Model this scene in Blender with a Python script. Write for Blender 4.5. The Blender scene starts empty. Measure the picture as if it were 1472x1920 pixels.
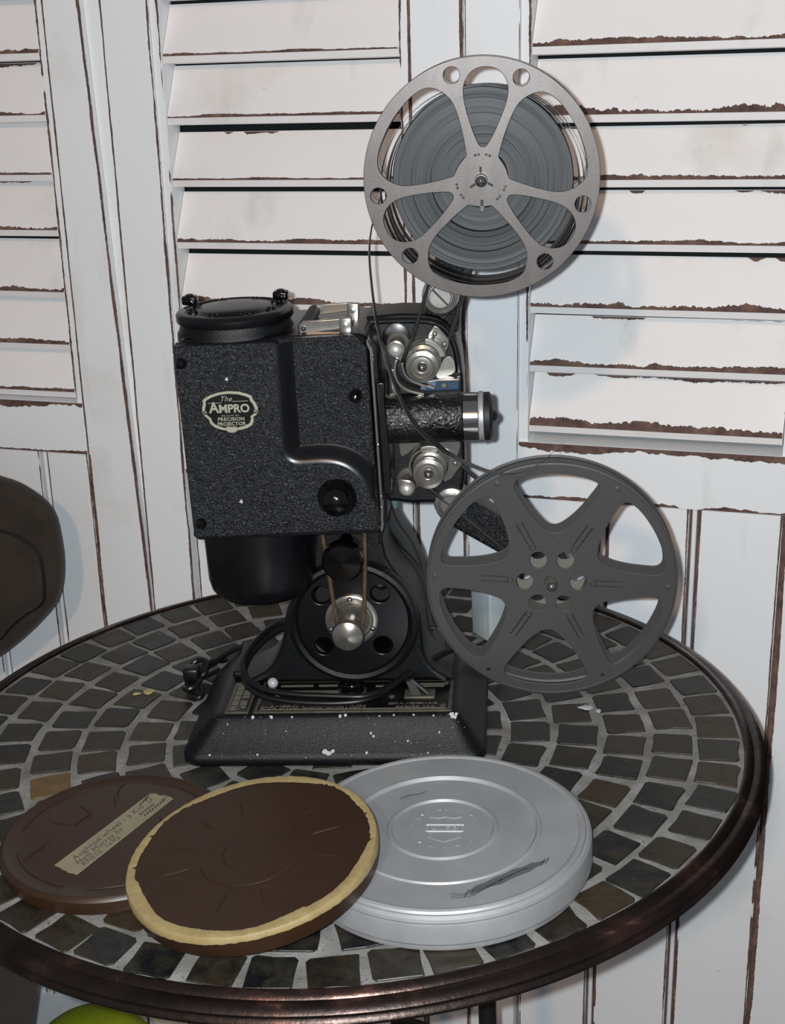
import bpy, bmesh, math, random
from math import sin, cos, pi, radians as R, hypot, atan2
from mathutils import Vector, Matrix

SC = bpy.context.scene
COL = SC.collection
rnd = random.Random(7)

# ---------------------------------------------------------------- camera, world, lights, exposure
cam_d = bpy.data.cameras.new('camera')
cam = bpy.data.objects.new('camera', cam_d); COL.objects.link(cam)
CAMR = Matrix(((0.998401, 0.056524, 0.0), (-0.019054, 0.336564, -0.941468), (-0.053215, 0.939963, 0.337103)))
CAMP = Vector((0.04894, -0.92273, 1.23817))
cam.matrix_world = Matrix.Translation(CAMP) @ CAMR.to_4x4()
cam_d.sensor_fit = 'VERTICAL'; cam_d.sensor_height = 24.0
cam_d.lens = 24.0 * 2650.0 / 1920.0
cam_d.clip_start = 0.02; cam_d.clip_end = 50
SC.camera = cam

world = bpy.data.worlds.new('world'); SC.world = world; world.use_nodes = True
bg = world.node_tree.nodes['Background']
bg.inputs[0].default_value = (0.85, 0.9, 1.0, 1); bg.inputs[1].default_value = 0.16

def point_light(name, loc, color, watts, radius):
    d = bpy.data.lights.new(name, 'POINT'); d.color = color; d.energy = watts; d.shadow_soft_size = radius
    o = bpy.data.objects.new(name, d); o.location = loc; COL.objects.link(o); return o
point_light('phone_flash', (0.0345, -0.9205, 1.2455), (0.87, 0.95, 1.0), 41.5, 0.004)
point_light('room_lamp', (-0.36, -2.05, 2.05), (1.0, 0.62, 0.36), 45.5, 0.05)

SC.view_settings.view_transform = 'Standard'
SC.view_settings.look = 'None'
SC.view_settings.exposure = 0.0
SC.view_settings.gamma = 1.0
SC.view_settings.use_curve_mapping = False

# ---------------------------------------------------------------- materials
class NT:
    def __init__(s, name, k=.66):
        s.k = k; s.m = bpy.data.materials.new(name); s.m.use_nodes = True
        s.t = s.m.node_tree; s.n = s.t.nodes; s.b = s.n['Principled BSDF']
    def node(s, typ, **kw):
        n = s.n.new(typ)
        for k, v in kw.items():
            if k in n.inputs: n.inputs[k].default_value = v
            else: setattr(n, k, v)
        return n
    def link(s, a, b): s.t.links.new(a, b)
    def coord(s, kind='Object', scale=(1, 1, 1), offset_random=False):
        tc = s.node('ShaderNodeTexCoord')
        mp = s.node('ShaderNodeMapping'); mp.inputs['Scale'].default_value = scale
        s.link(tc.outputs[kind], mp.inputs['Vector'])
        if offset_random:
            oi = s.node('ShaderNodeObjectInfo')
            ml = s.node('ShaderNodeMath', operation='MULTIPLY'); ml.inputs[1].default_value = 37.0
            s.link(oi.outputs['Random'], ml.inputs[0])
            cb = s.node('ShaderNodeCombineXYZ')
            s.link(ml.outputs[0], cb.inputs[0]); s.link(ml.outputs[0], cb.inputs[1])
            s.link(cb.outputs[0], mp.inputs['Location'])
        return mp.outputs['Vector']
    def noise(s, vec, scale, detail=4, rough=.6, dist=0):
        n = s.node('ShaderNodeTexNoise'); n.inputs['Scale'].default_value = scale
        n.inputs['Detail'].default_value = detail; n.inputs['Roughness'].default_value = rough
        n.inputs['Distortion'].default_value = dist
        s.link(vec, n.inputs['Vector']); return n.outputs['Fac']
    def ramp(s, fac, stops, interp='LINEAR'):
        r = s.node('ShaderNodeValToRGB'); cr = r.color_ramp; cr.interpolation = interp
        while len(cr.elements) > 1: cr.elements.remove(cr.elements[-1])
        for i, (p, c) in enumerate(stops):
            e = cr.elements[0] if i == 0 else cr.elements.new(p)
            e.position = p; c = (c, c, c) if isinstance(c, (int, float)) else tuple(x * s.k for x in c)
            e.color = (*c, 1)
        s.link(fac, r.inputs[0]); return r.outputs[0]
    def mix(s, fac, a, b, mode='MIX'):
        m = s.node('ShaderNodeMix', data_type='RGBA', blend_type=mode)
        for sock, v in ((0, fac), (6, a), (7, b)):
            if hasattr(v, 'links'): s.link(v, m.inputs[sock])
            else: m.inputs[sock].default_value = v if sock == 0 else (*[x * s.k for x in v], 1)
        return m.outputs[2]
    def base(s, c):
        if hasattr(c, 'links'): s.link(c, s.b.inputs['Base Color'])
        else: s.b.inputs['Base Color'].default_value = (*[x * s.k for x in c], 1)
    def rough(s, c):
        if hasattr(c, 'links'): s.link(c, s.b.inputs['Roughness'])
        else: s.b.inputs['Roughness'].default_value = c
    def metal(s, v): s.b.inputs['Metallic'].default_value = v
    def spec(s, v): s.b.inputs['Specular IOR Level'].default_value = v
    def bump(s, h, strength, dist):
        b = s.node('ShaderNodeBump'); b.inputs['Strength'].default_value = strength; b.inputs['Distance'].default_value = dist
        s.link(h, b.inputs['Height']); s.link(b.outputs[0], s.b.inputs['Normal'])

def simple(name, col, rough=.5, metal=0, spec=.5, noise=None):
    t = NT(name); t.rough(rough); t.metal(metal); t.spec(spec)
    if noise:
        sc, amt = noise
        f = t.noise(t.coord(), sc, 5, .65)
        t.base(t.ramp(f, [(.25, tuple(c * (1 - amt) for c in col)), (.75, tuple(min(1, c * (1 + amt)) for c in col))]))
    else: t.base(col)
    return t.m

def m_paint(name, tint):
    t = NT(name, 1.0); v = t.coord(offset_random=True)
    st = t.noise(v, 7, 5, .6); gr = t.noise(t.coord(scale=(1, 1, 1), offset_random=True), 26, 4, .7)
    c = t.ramp(st, [(.28, tuple(a * b for a, b in zip((.75, .735, .70), tint))), (.42, tuple(.85 * a for a in tint)), (.7, tuple(.87 * a for a in tint))])
    c = t.mix(t.ramp(gr, [(.7, 0.0), (.8, .35)]), c, (.60, .58, .54))
    sk = t.noise(t.coord(scale=(1, 1, .16), offset_random=True), 15, 4, .6)
    c = t.mix(t.ramp(sk, [(.6, 0.0), (.74, .38)]), c, (.50, .485, .44))
    sp = t.noise(v, 130, 3, .8)
    sp2 = t.noise(v, 9, 3, .6)
    k = t.node('ShaderNodeMath', operation='MULTIPLY'); t.link(t.ramp(sp, [(.72, 0.0), (.735, 1.0)]), k.inputs[0]); t.link(t.ramp(sp2, [(.52, 0.0), (.6, 1.0)]), k.inputs[1])
    c = t.mix(k.outputs[0], c, (.19, .14, .12))
    t.base(c); t.rough(.5); t.spec(.3)
    t.bump(t.noise(t.coord(scale=(1, 1, 1), offset_random=True), 160, 5, .65), .35, .0006)
    return t.m

def m_wood():
    t = NT('worn_brown_wood'); v = t.coord(offset_random=True)
    t.base(t.ramp(t.noise(v, 60, 5, .7), [(.3, (.09, .055, .05)), (.5, (.19, .115, .098)), (.7, (.33, .21, .14))]))
    t.rough(.75); t.spec(.2); t.bump(t.noise(v, 300, 4), .5, .0008); return t.m

def m_crackle(name, cell, bumpd, lo, hi, rough=.32, spec=.5, strength=1.0):
    t = NT(name); v = t.coord()
    vo = t.node('ShaderNodeTexVoronoi'); vo.inputs['Scale'].default_value = cell; t.link(v, vo.inputs['Vector'])
    n1 = t.noise(v, cell * .8, 4, .75, .8)
    h = t.node('ShaderNodeMath', operation='MULTIPLY_ADD'); t.link(vo.outputs['Distance'], h.inputs[0]); h.inputs[1].default_value = .55; t.link(n1, h.inputs[2])
    n2 = t.noise(v, cell * .55, 5, .8, .5); mid = tuple(a * .6 + c * .4 for a, c in zip(lo, hi))
    t.base(t.ramp(n2, [(.42, lo), (.54, mid), (.62, hi), (.72, tuple(c * 1.9 for c in hi))]))
    t.rough(rough); t.spec(spec); t.bump(h.outputs[0], strength, bumpd); return t.m

def m_slate():
    t = NT('slate_tile', .41); v = t.coord(offset_random=True)
    oi = t.node('ShaderNodeObjectInfo')
    c1 = t.ramp(oi.outputs['Random'], [(0, (.014, .016, .019)), (.2, (.026, .030, .030)), (.34, (.044, .042, .031)), (.5, (.058, .045, .025)),
                                       (.66, (.036, .028, .020)), (.78, (.028, .033, .036)), (.88, (.080, .050, .020)), (.95, (.017, .016, .020))], 'CONSTANT')
    n1 = t.noise(v, 55, 6, .65, .6)
    c = t.mix(t.ramp(n1, [(.40, 0.0), (.66, .6)]), c1, (.105, .095, .066), 'MIX')
    c = t.mix(t.ramp(t.noise(v, 120, 5, .75, .8), [(.5, 0.0), (.62, .45)]), c, (.010, .011, .012))
    n2 = t.noise(v, 38, 4, .6, 1.0)
    c = t.mix(t.ramp(n2, [(.54, 0.0), (.68, .6)]), c, (.085, .05, .016))
    n3 = t.noise(v, 240, 3, .7)
    c = t.mix(t.ramp(n3, [(.70, 0.0), (.75, .7)]), c, (.36, .35, .32))
    t.base(c); t.rough(t.ramp(n1, [(.3, .3), (.7, .55)])); t.spec(.35)
    t.bump(n1, .5, .0012); return t.m

def m_grout():
    t = NT('grey_grout', .95); v = t.coord()
    c = t.ramp(t.noise(v, 34, 5, .65), [(.3, (.13, .125, .115)), (.55, (.235, .23, .215)), (.75, (.36, .355, .345))])
    c = t.mix(t.ramp(t.noise(v, 300, 3), [(.64, 0.0), (.71, .8)]), c, (.06, .052, .045))
    t.base(c); t.rough(.85); t.spec(.2); t.bump(t.noise(v, 500, 4), .6, .0008); return t.m

def m_bronze():
    t = NT('aged_copper_rim', .48); v = t.coord()
    n = t.noise(v, 26, 5, .65, .4)
    c = t.ramp(n, [(.3, (.035, .025, .022)), (.56, (.075, .05, .042)), (.66, (.17, .09, .07)), (.74, (.55, .27, .19))])
    c = t.mix(t.ramp(t.noise(v, 70, 4, .7), [(.68, 0.0), (.76, .6)]), c, (.16, .12, .085))
    t.base(c); t.rough(t.ramp(n, [(.4, .38), (.75, .27)])); t.metal(.8); t.bump(t.noise(v, 180, 4), .35, .0009); return t.m

def m_film():
    t = NT('wound_film_edge', .27)
    tc = t.node('ShaderNodeTexCoord'); sx = t.node('ShaderNodeSeparateXYZ'); t.link(tc.outputs['Object'], sx.inputs[0])
    p1 = t.node('ShaderNodeMath', operation='POWER'); t.link(sx.outputs[0], p1.inputs[0]); p1.inputs[1].default_value = 2
    p2 = t.node('ShaderNodeMath', operation='POWER'); t.link(sx.outputs[2], p2.inputs[0]); p2.inputs[1].default_value = 2
    ad = t.node('ShaderNodeMath', operation='ADD'); t.link(p1.outputs[0], ad.inputs[0]); t.link(p2.outputs[0], ad.inputs[1])
    sq = t.node('ShaderNodeMath', operation='SQRT'); t.link(ad.outputs[0], sq.inputs[0])
    cb = t.node('ShaderNodeCombineXYZ'); t.link(sq.outputs[0], cb.inputs[0])
    n1 = t.noise(cb.outputs[0], 210, 5, .7); n2 = t.noise(t.coord(), 500, 3, .7)
    c = t.ramp(n1, [(.3, (.028, .034, .038)), (.5, (.062, .072, .08)), (.7, (.13, .145, .155))])
    c = t.mix(.3, c, t.ramp(n2, [(.3, (.04, .05, .055)), (.7, (.12, .135, .14))]))
    t.base(c); t.rough(.5); t.spec(.4); t.bump(n1, .6, .0008); return t.m

def m_strip():
    t = NT('film_strip_frames'); tc = t.node('ShaderNodeTexCoord')
    wv = t.node('ShaderNodeTexWave', wave_type='BANDS', bands_direction='X'); wv.inputs['Scale'].default_value = 8
    wv.inputs['Distortion'].default_value = 1.5; wv.inputs['Detail'].default_value = 2
    t.link(tc.outputs['UV'], wv.inputs['Vector'])
    t.base(t.ramp(wv.outputs['Fac'], [(.35, (.006, .006, .007)), (.6, (.05, .05, .05)), (.85, (.10, .098, .095))])); t.rough(.5); return t.m

def m_alu():
    t = NT('spun_aluminium'); v = t.coord()
    n = t.noise(v, 30, 5, .6)
    t.base(t.ramp(n, [(.3, (.50, .505, .515)), (.7, (.60, .605, .615))])); t.metal(.42); t.rough(t.ramp(n, [(.3, .42), (.7, .5)]))
    t.bump(t.noise(v, 900, 3), .12, .0003); return t.m

def m_cloth():
    t = NT('brown_suede'); v = t.coord()
    n = t.noise(v, 22, 5, .6)
    t.base(t.ramp(n, [(.3, (.048, .038, .030)), (.7, (.072, .057, .044))])); t.rough(.95); t.spec(.1)
    t.b.inputs['Sheen Weight'].default_value = .15
    t.bump(t.noise(v, 700, 3), .3, .0006); return t.m

def m_tape():
    t = NT('yellow_masking_tape'); v = t.coord()
    n = t.noise(v, 60, 5, .7)
    t.base(t.ramp(n, [(.3, (.36, .26, .10)), (.55, (.47, .355, .16)), (.75, (.55, .44, .22))])); t.rough(.55)
    t.bump(t.noise(v, 140, 4, .7), .5, .0008); return t.m

def m_steel_up():
    t = NT('worn_steel_reel', .38); v = t.coord()
    n = t.noise(t.coord(scale=(1, 1, .25)), 70, 5, .7)
    c = t.ramp(n, [(.3, (.17, .145, .134)), (.6, (.22, .19, .175)), (.8, (.30, .262, .23))])
    c = t.mix(t.ramp(t.noise(v, 38, 5, .7), [(.6, 0.0), (.72, .55)]), c, (.09, .075, .06))
    t.base(c); t.metal(.45); t.rough(.42); t.bump(t.noise(v, 600, 3), .12, .0003); return t.m

def m_brass():
    t = NT('tarnished_brass'); v = t.coord()
    t.base(t.ramp(t.noise(v, 120, 5, .7), [(.3, (.10, .092, .065)), (.7, (.26, .24, .18))])); t.metal(.6); t.rough(.45); return t.m

MAT = dict(
    paint=m_paint('white_paint_flash_tint', (.965, .985, 1.0)), paint_lamp_tint=m_paint('white_paint_lamp_tint', (1.0, .975, .965)), wood=m_wood(), slate=m_slate(), grout=m_grout(), bronze=m_bronze(), film=m_film(), strip=m_strip(),  # lamp warmth mixed into the slat white, flash coolness into the other white
    alu=m_alu(), cloth=m_cloth(), tape=m_tape(), steel=m_steel_up(), brass=m_brass(),
    crackle=m_crackle('crackle_black_lacquer', 700, .0010, (.0015, .0017, .0022), (.023, .028, .037), .28, .45),
    japan=m_crackle('textured_black_enamel', 1500, .0004, (.003, .0033, .004), (.0065, .007, .0085), .36, .32, .5),
    black=simple('gloss_black_enamel', (.0045, .0045, .0055), .3, 0, .5, (80, .35)),
    matt=simple('dull_black_metal', (.014, .014, .015), .55, 0, .35, (60, .3)),
    yoke=simple('dark_grey_casting', (.024, .025, .026), .5, 0, .4, (60, .2)),
    knob=simple('black_bakelite', (.0025, .0025, .003), .12, 0, .6),
    rubber=simple('black_rubber_cord', (.006, .006, .007), .38, 0, .5),
    chrome=simple('nickel_plate', (.52, .49, .44), .24, .85, .5, (90, .15)),
    satin=simple('satin_nickel', (.78, .76, .72), .38, .55, .5, (90, .08)), chrome2=simple('polished_chrome', (.62, .61, .6), .12, .95, .5),
    steelm=simple('brushed_steel', (.42, .40, .36), .35, .75, .5, (120, .2)),
    cream=simple('cream_plate', (.50, .48, .36), .4, .2, .5),
    badgeblack=simple('badge_black', (.006, .006, .006), .3),
    dulltext=simple('worn_brass_lettering', (.22, .21, .165), .5, .3),
    belt=simple('old_leather_belt', (.10, .065, .035), .6, 0, .3, (200, .4)),
    spring=simple('dark_spring_belt', (.035, .034, .031), .45, .3, .5),
    blue=simple('blue_enamel', (.012, .06, .13), .4, .1, .5, (150, .4)),
    teal=simple('green_patina', (.12, .20, .19), .6),
    greyreel=simple('grey_painted_metal', (.064, .062, .0605), .5, 0, .4, (25, .06)),
    olive=simple('olive_reel_inside', (.20, .195, .16), .6),
    canbrown=simple('brown_enamel_can', (.043, .0195, .0093), .4, 0, .45, (30, .12)),
    label=simple('old_tape_label', (.36, .31, .20), .6, 0, .3, (60, .15)),
    ink=simple('faded_ink', (.07, .06, .065), .7), inkblue=simple('blue_ink', (.012, .015, .06), .6),
    graphite=simple('pencil_graphite', (.10, .10, .105), .5),
    smudge=simple('graphite_smudge', (.22, .225, .23), .5, .4),
    flake=simple('white_paint_flake', (.62, .62, .62), .7), yellow=simple('yellow_paint', (.55, .44, .18), .6),
    green=simple('lime_green_skin', (.46, .56, .02), .5, 0, .3, (16, .25)),
    plastic=simple('white_plastic', (.56, .62, .63), .45),
    ball=simple('white_knob', (.55, .55, .58), .25),
    void=simple('wall_gap_shade', (.03, .034, .035), .9, 0, .1), floor=simple('grey_floor', (.15, .15, .15), .7, 0, .3, (9, .3)),
    iron=simple('black_iron', (.008, .008, .009), .5), amber=simple('amber_tile', (.17, .10, .03), .4, 0, .4, (70, .4)),
    dent=simple('sunken_dark_slot', (.03, .03, .03), .6), red=simple('red_wire_insulation', (.02, .004, .004), .5),
)

# ---------------------------------------------------------------- mesh helpers (all coordinates in millimetres)
MM = .001
def fm(u, v, w): return Vector((u * MM, -w * MM, v * MM))          # projector frame: right, up, towards viewer
def tm(x, y, z): return Vector((x * MM, y * MM, z * MM))           # plain frame

class MB:
    """collects shapes for ONE mesh object"""
    def __init__(s, f=tm): s.v = []; s.f = []; s.mi = []; s.uv = {}; s.map = f; s.cur = 0
    def add(s, verts, faces, raw=False):
        o = len(s.v)
        s.v += [p if raw else s.map(*p) for p in verts]
        for f in faces: s.f.append([i + o for i in f]); s.mi.append(s.cur)
        return o
    def hull_box(s, p8): s.add(p8, [(0, 1, 2, 3), (7, 6, 5, 4), (0, 4, 5, 1), (1, 5, 6, 2), (2, 6, 7, 3), (3, 7, 4, 0)])
    def box(s, x0, x1, y0, y1, z0, z1): s.hull_box([(x0, y0, z0), (x1, y0, z0), (x1, y1, z0), (x0, y1, z0), (x0, y0, z1), (x1, y0, z1), (x1, y1, z1), (x0, y1, z1)])
    def bbox(s, x0, x1, y0, y1, z0, z1, b=1.0):
        """bevelled box"""
        bm = bmesh.new(); bmesh.ops.create_cube(bm, size=1)
        for vv in bm.verts: vv.co = Vector(((x0 + x1) / 2 + vv.co.x * (x1 - x0), (y0 + y1) / 2 + vv.co.y * (y1 - y0), (z0 + z1) / 2 + vv.co.z * (z1 - z0)))
        bmesh.ops.bevel(bm, geom=bm.edges[:], offset=b, segments=3, profile=.5, affect='EDGES')
        s.add_bm(bm)
    def add_bm(s, bm):
        bm.verts.index_update(); s.add([tuple(q.co) for q in bm.verts], [[q.index for q in f.verts] for f in bm.faces]); bm.free()
    def lathe(s, prof, c=(0, 0, 0), axis=2, n=48, cap=True):
        """prof: list of (radius, height); axis 0/1/2 of the local frame"""
        vs = []; fs = []
        a, b = [(1, 2), (2, 0), (0, 1)][axis]
        for r, h in prof:
            for k in range(n):
                p = [0, 0, 0]; t = 2 * pi * k / n
                p[a] = r * cos(t); p[b] = r * sin(t); p[axis] = h
                vs.append((p[0] + c[0], p[1] + c[1], p[2] + c[2]))
        for i in range(len(prof) - 1):
            for k in range(n):
                k2 = (k + 1) % n; fs.append((i * n + k, i * n + k2, (i + 1) * n + k2, (i + 1) * n + k))
        if cap:
            if prof[0][0] > 1e-6: fs.append(tuple(range(n))[::-1])
            if prof[-1][0] > 1e-6: fs.append(tuple((len(prof) - 1) * n + k for k in range(n)))
        s.add(vs, fs)
    def ring(s, prof, c=(0, 0, 0), axis=2, n=64): s.lathe(list(prof) + [prof[0]], c, axis, n, False)
    def tube(s, pts, r, n=10, closed=False, cap=True):
        P = [Vector(p) for p in pts]; m = len(P); vs = []; fs = []
        T = []
        for i in range(m):
            a = P[(i - 1) % m] if closed or i > 0 else P[i]; b = P[(i + 1) % m] if closed or i < m - 1 else P[i]
            T.append((b - a).normalized())
        ref = Vector((0, 0, 1)) if abs(T[0].z) < .9 else Vector((1, 0, 0))
        nrm = T[0].cross(ref).normalized()
        for i in range(m):
            nrm = (nrm - T[i] * nrm.dot(T[i])).normalized(); bn = T[i].cross(nrm)
            rr = r[i] if isinstance(r, (list, tuple)) else r
            for k in range(n):
                t = 2 * pi * k / n; q = P[i] + nrm * (rr * cos(t)) + bn * (rr * sin(t)); vs.append(tuple(q))
        for i in range(m if closed else m - 1):
            j = (i + 1) % m
            for k in range(n):
                k2 = (k + 1) % n; fs.append((i * n + k, i * n + k2, j * n + k2, j * n + k))
        if cap and not closed: fs.append(tuple(range(n))[::-1]); fs.append(tuple((m - 1) * n + k for k in range(n)))
        s.add(vs, fs)
    def ball(s, c, r, n=16, sq=(1, 1, 1)):
        vs = []; fs = []; m = n // 2
        for i in range(m + 1):
            t = pi * i / m
            for k in range(n):
                p = 2 * pi * k / n; vs.append((c[0] + sq[0] * r * sin(t) * cos(p), c[1] + sq[1] * r * sin(t) * sin(p), c[2] + sq[2] * r * cos(t)))
        for i in range(m):
            for k in range(n):
                k2 = (k + 1) % n; fs.append((i * n + k, i * n + k2, (i + 1) * n + k2, (i + 1) * n + k))
        s.add(vs, fs)
    def flat(s, loops, z0, z1, bevel=0.0, res=3):
        """filled outline(s) with holes, extruded from z0 to z1, rounded arris"""
        if bevel <= 0: bevel = 0
        cu = bpy.data.curves.new('tmp', 'CURVE'); cu.dimensions = '2D'; cu.fill_mode = 'BOTH'
        k = .02
        for lp in loops:
            sp = cu.splines.new('POLY'); sp.points.add(len(lp) - 1); sp.use_cyclic_u = True
            for q, p in zip(sp.points, lp): q.co = (p[0] * k, p[1] * k, 0, 1)
        cu.extrude = max(0.0, ((z1 - z0) / 2 - bevel) * k); cu.bevel_depth = bevel * k; cu.bevel_resolution = res; cu.offset = -bevel * k
        s._curve(cu, (z0 + z1) / 2, k)
    def _curve(s, cu, zc, k, xf=None):
        ob = bpy.data.objects.new('tmp', cu); COL.objects.link(ob)
        dg = bpy.context.evaluated_depsgraph_get(); dg.update()
        me = bpy.data.meshes.new_from_object(ob.evaluated_get(dg))
        vs = []
        for q in me.vertices:
            p = (q.co.x / k, q.co.y / k, q.co.z / k + zc); vs.append(xf(*p) if xf else p)
        s.add(vs, [list(f.vertices) for f in me.polygons])
        bpy.data.meshes.remove(me); bpy.data.objects.remove(ob); bpy.data.curves.remove(cu)
    def text(s, body, size, xf, depth=.25, weight=0.0, shear=0.0, space=1.0):
        cu = bpy.data.curves.new('tmp', 'FONT'); k = .1
        cu.body = body; cu.size = size * k; cu.align_x = 'CENTER'; cu.align_y = 'CENTER'; cu.extrude = depth * k / 2
        cu.offset = weight * k; cu.shear = shear; cu.space_character = space; cu.resolution_u = 4
        s._curve(cu, depth / 2, k, xf)
    def build(s, name, mats, parent=None, smooth=True, angle=35, loc=None):
        me = bpy.data.meshes.new(name); me.from_pydata(s.v, [], s.f)
        mats = mats if isinstance(mats, (list, tuple)) else [mats]
        for m in mats: me.materials.append(MAT[m] if isinstance(m, str) else m)
        if len(mats) > 1: me.polygons.foreach_set('material_index', s.mi)
        if s.uv:
            ul = me.uv_layers.new(name='UVMap')
            for lp in me.loops: ul.data[lp.index].uv = s.uv.get(lp.vertex_index, (0, 0))
        me.validate()
        bm = bmesh.new(); bm.from_mesh(me); bmesh.ops.recalc_face_normals(bm, faces=bm.faces[:]); bm.to_mesh(me); bm.free()
        if smooth:
            me.shade_smooth(); me.set_sharp_from_angle(angle=R(angle))
        ob = bpy.data.objects.new(name, me); COL.objects.link(ob)
        if parent: ob.parent = parent
        if loc is not None: ob.location = loc
        return ob

def chaikin(p, n=2, closed=True):
    for _ in range(n):
        q = []; m = len(p)
        for i in range(m if closed else m - 1):
            a = p[i]; b = p[(i + 1) % m]
            q.append(tuple(.75 * x + .25 * y for x, y in zip(a, b))); q.append(tuple(.25 * x + .75 * y for x, y in zip(a, b)))
        if not closed: q = [p[0]] + q + [p[-1]]
        p = q
    return p
def smooth_path(p, n=3): return chaikin(p, n, False)
def circle(cx, cy, r, n=32): return [(cx + r * cos(2 * pi * k / n), cy + r * sin(2 * pi * k / n)) for k in range(n)]
def polar(r, a, c=(0, 0)): return (c[0] + r * cos(R(a)), c[1] + r * sin(R(a)))

def empty(name, loc, rz=0, label=None, cat=None, group=None, mat=None):
    o = bpy.data.objects.new(name, None); COL.objects.link(o); o.empty_display_size = .02
    if mat is not None: o.matrix_world = mat
    else: o.location = loc; o.rotation_euler = (0, 0, rz)
    if label: o['label'] = label
    if cat: o['category'] = cat
    if group: o['group'] = group
    return o
def structure(o): o['kind'] = 'structure'; return o
def copy_part(o, parent=None, loc=None):
    c = o.copy(); COL.objects.link(c)
    if parent: c.parent = parent
    if loc is not None: c.location = loc
    return c

# ================================================================ SETTING
b = MB(); b.box(-2600, 2600, -3200, 1600, -40, 0); structure(b.build('floor', 'floor', smooth=False))
AL = R(-20)
NW = Vector((sin(AL), -cos(AL), 0))                      # towards the viewer
HX = Vector((cos(AL), sin(AL), -.0105))
VV = Vector((.0366, .0133, .9992)); VV = VV - NW * VV.dot(NW)
WP0 = -NW * .36 + Vector((0, 0, .74))
def wq(s_, t_, d_): return WP0 + HX * (s_ * MM) + VV * (t_ * MM) + NW * (d_ * MM)   # along, up, towards viewer
b = MB(wq); b.box(-1400, 1400, -735, 1000, -170, -130); structure(b.build('wall_back', 'void', smooth=False))  # dark colour stands in for the unlit space behind the louvres

# ================================================================ LOUVERED SHUTTERS
def vnoise(seed):
    tab = [random.Random(seed).random() for _ in range(1)]; rg = random.Random(seed); tab = [rg.random() for _ in range(512)]
    def f(x):
        i = math.floor(x); u = x - i; u = u * u * (3 - 2 * u); return tab[i % 512] * (1 - u) + tab[(i + 1) % 512] * u
    return f
def ragged(mb, along, t0, t1, x, w0, w1, d, mat=1, seed=0, drop=.0, side='both', step=1.3, thick=.35):
    """irregular worn strip: a thin chip of bare wood with ragged borders. along='t' vertical or 's' horizontal"""
    f1, f2 = vnoise(seed * 3 + 1), vnoise(seed * 3 + 2); mb.cur = mat
    n = max(2, int((t1 - t0) / step))
    def width(t, f, o):
        a = .50 * f(t * .025 + o) + .20 * f(t * .09 + o) + .16 * f(t * .31) + .14 * f(t * .83)
        a = max(0.0, min(1.0, (a - .2) * 1.75))
        g = f2(t * .017 + 7.7) * .7 + f2(t * .07) * .3
        k = max(0.0, min(1.0, (g - drop * 3.2 + .02) * 14)) if drop > 0 else 1.0
        return (w0 + (w1 - w0) * a) * k
    vs = []
    for i in range(n + 1):
        t = t0 + (t1 - t0) * i / n; xx = x(t) if callable(x) else x
        if side == 'both': lo, hi = xx - width(t, f1, 0) / 2, xx + width(t, f2, 3.3) / 2
        elif side == 'plus': lo, hi = xx, xx + width(t, f1, 0)
        else: lo, hi = xx - width(t, f1, 0), xx
        vs.append((lo, hi, t))
    for i in range(n):
        (a, b_, t), (c, e, t2) = vs[i], vs[i + 1]
        if b_ - a < .02 and e - c < .02: continue
        q = [(a, t), (b_, t), (e, t2), (c, t2)]
        p = [(u, v, d(u, v) if callable(d) else d) for u, v in q] if along == 't' else [(v, u, d(v, u) if callable(d) else d) for u, v in q]
        mb.add(p, [(0, 1, 2, 3)])
    mb.cur = 0

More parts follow.
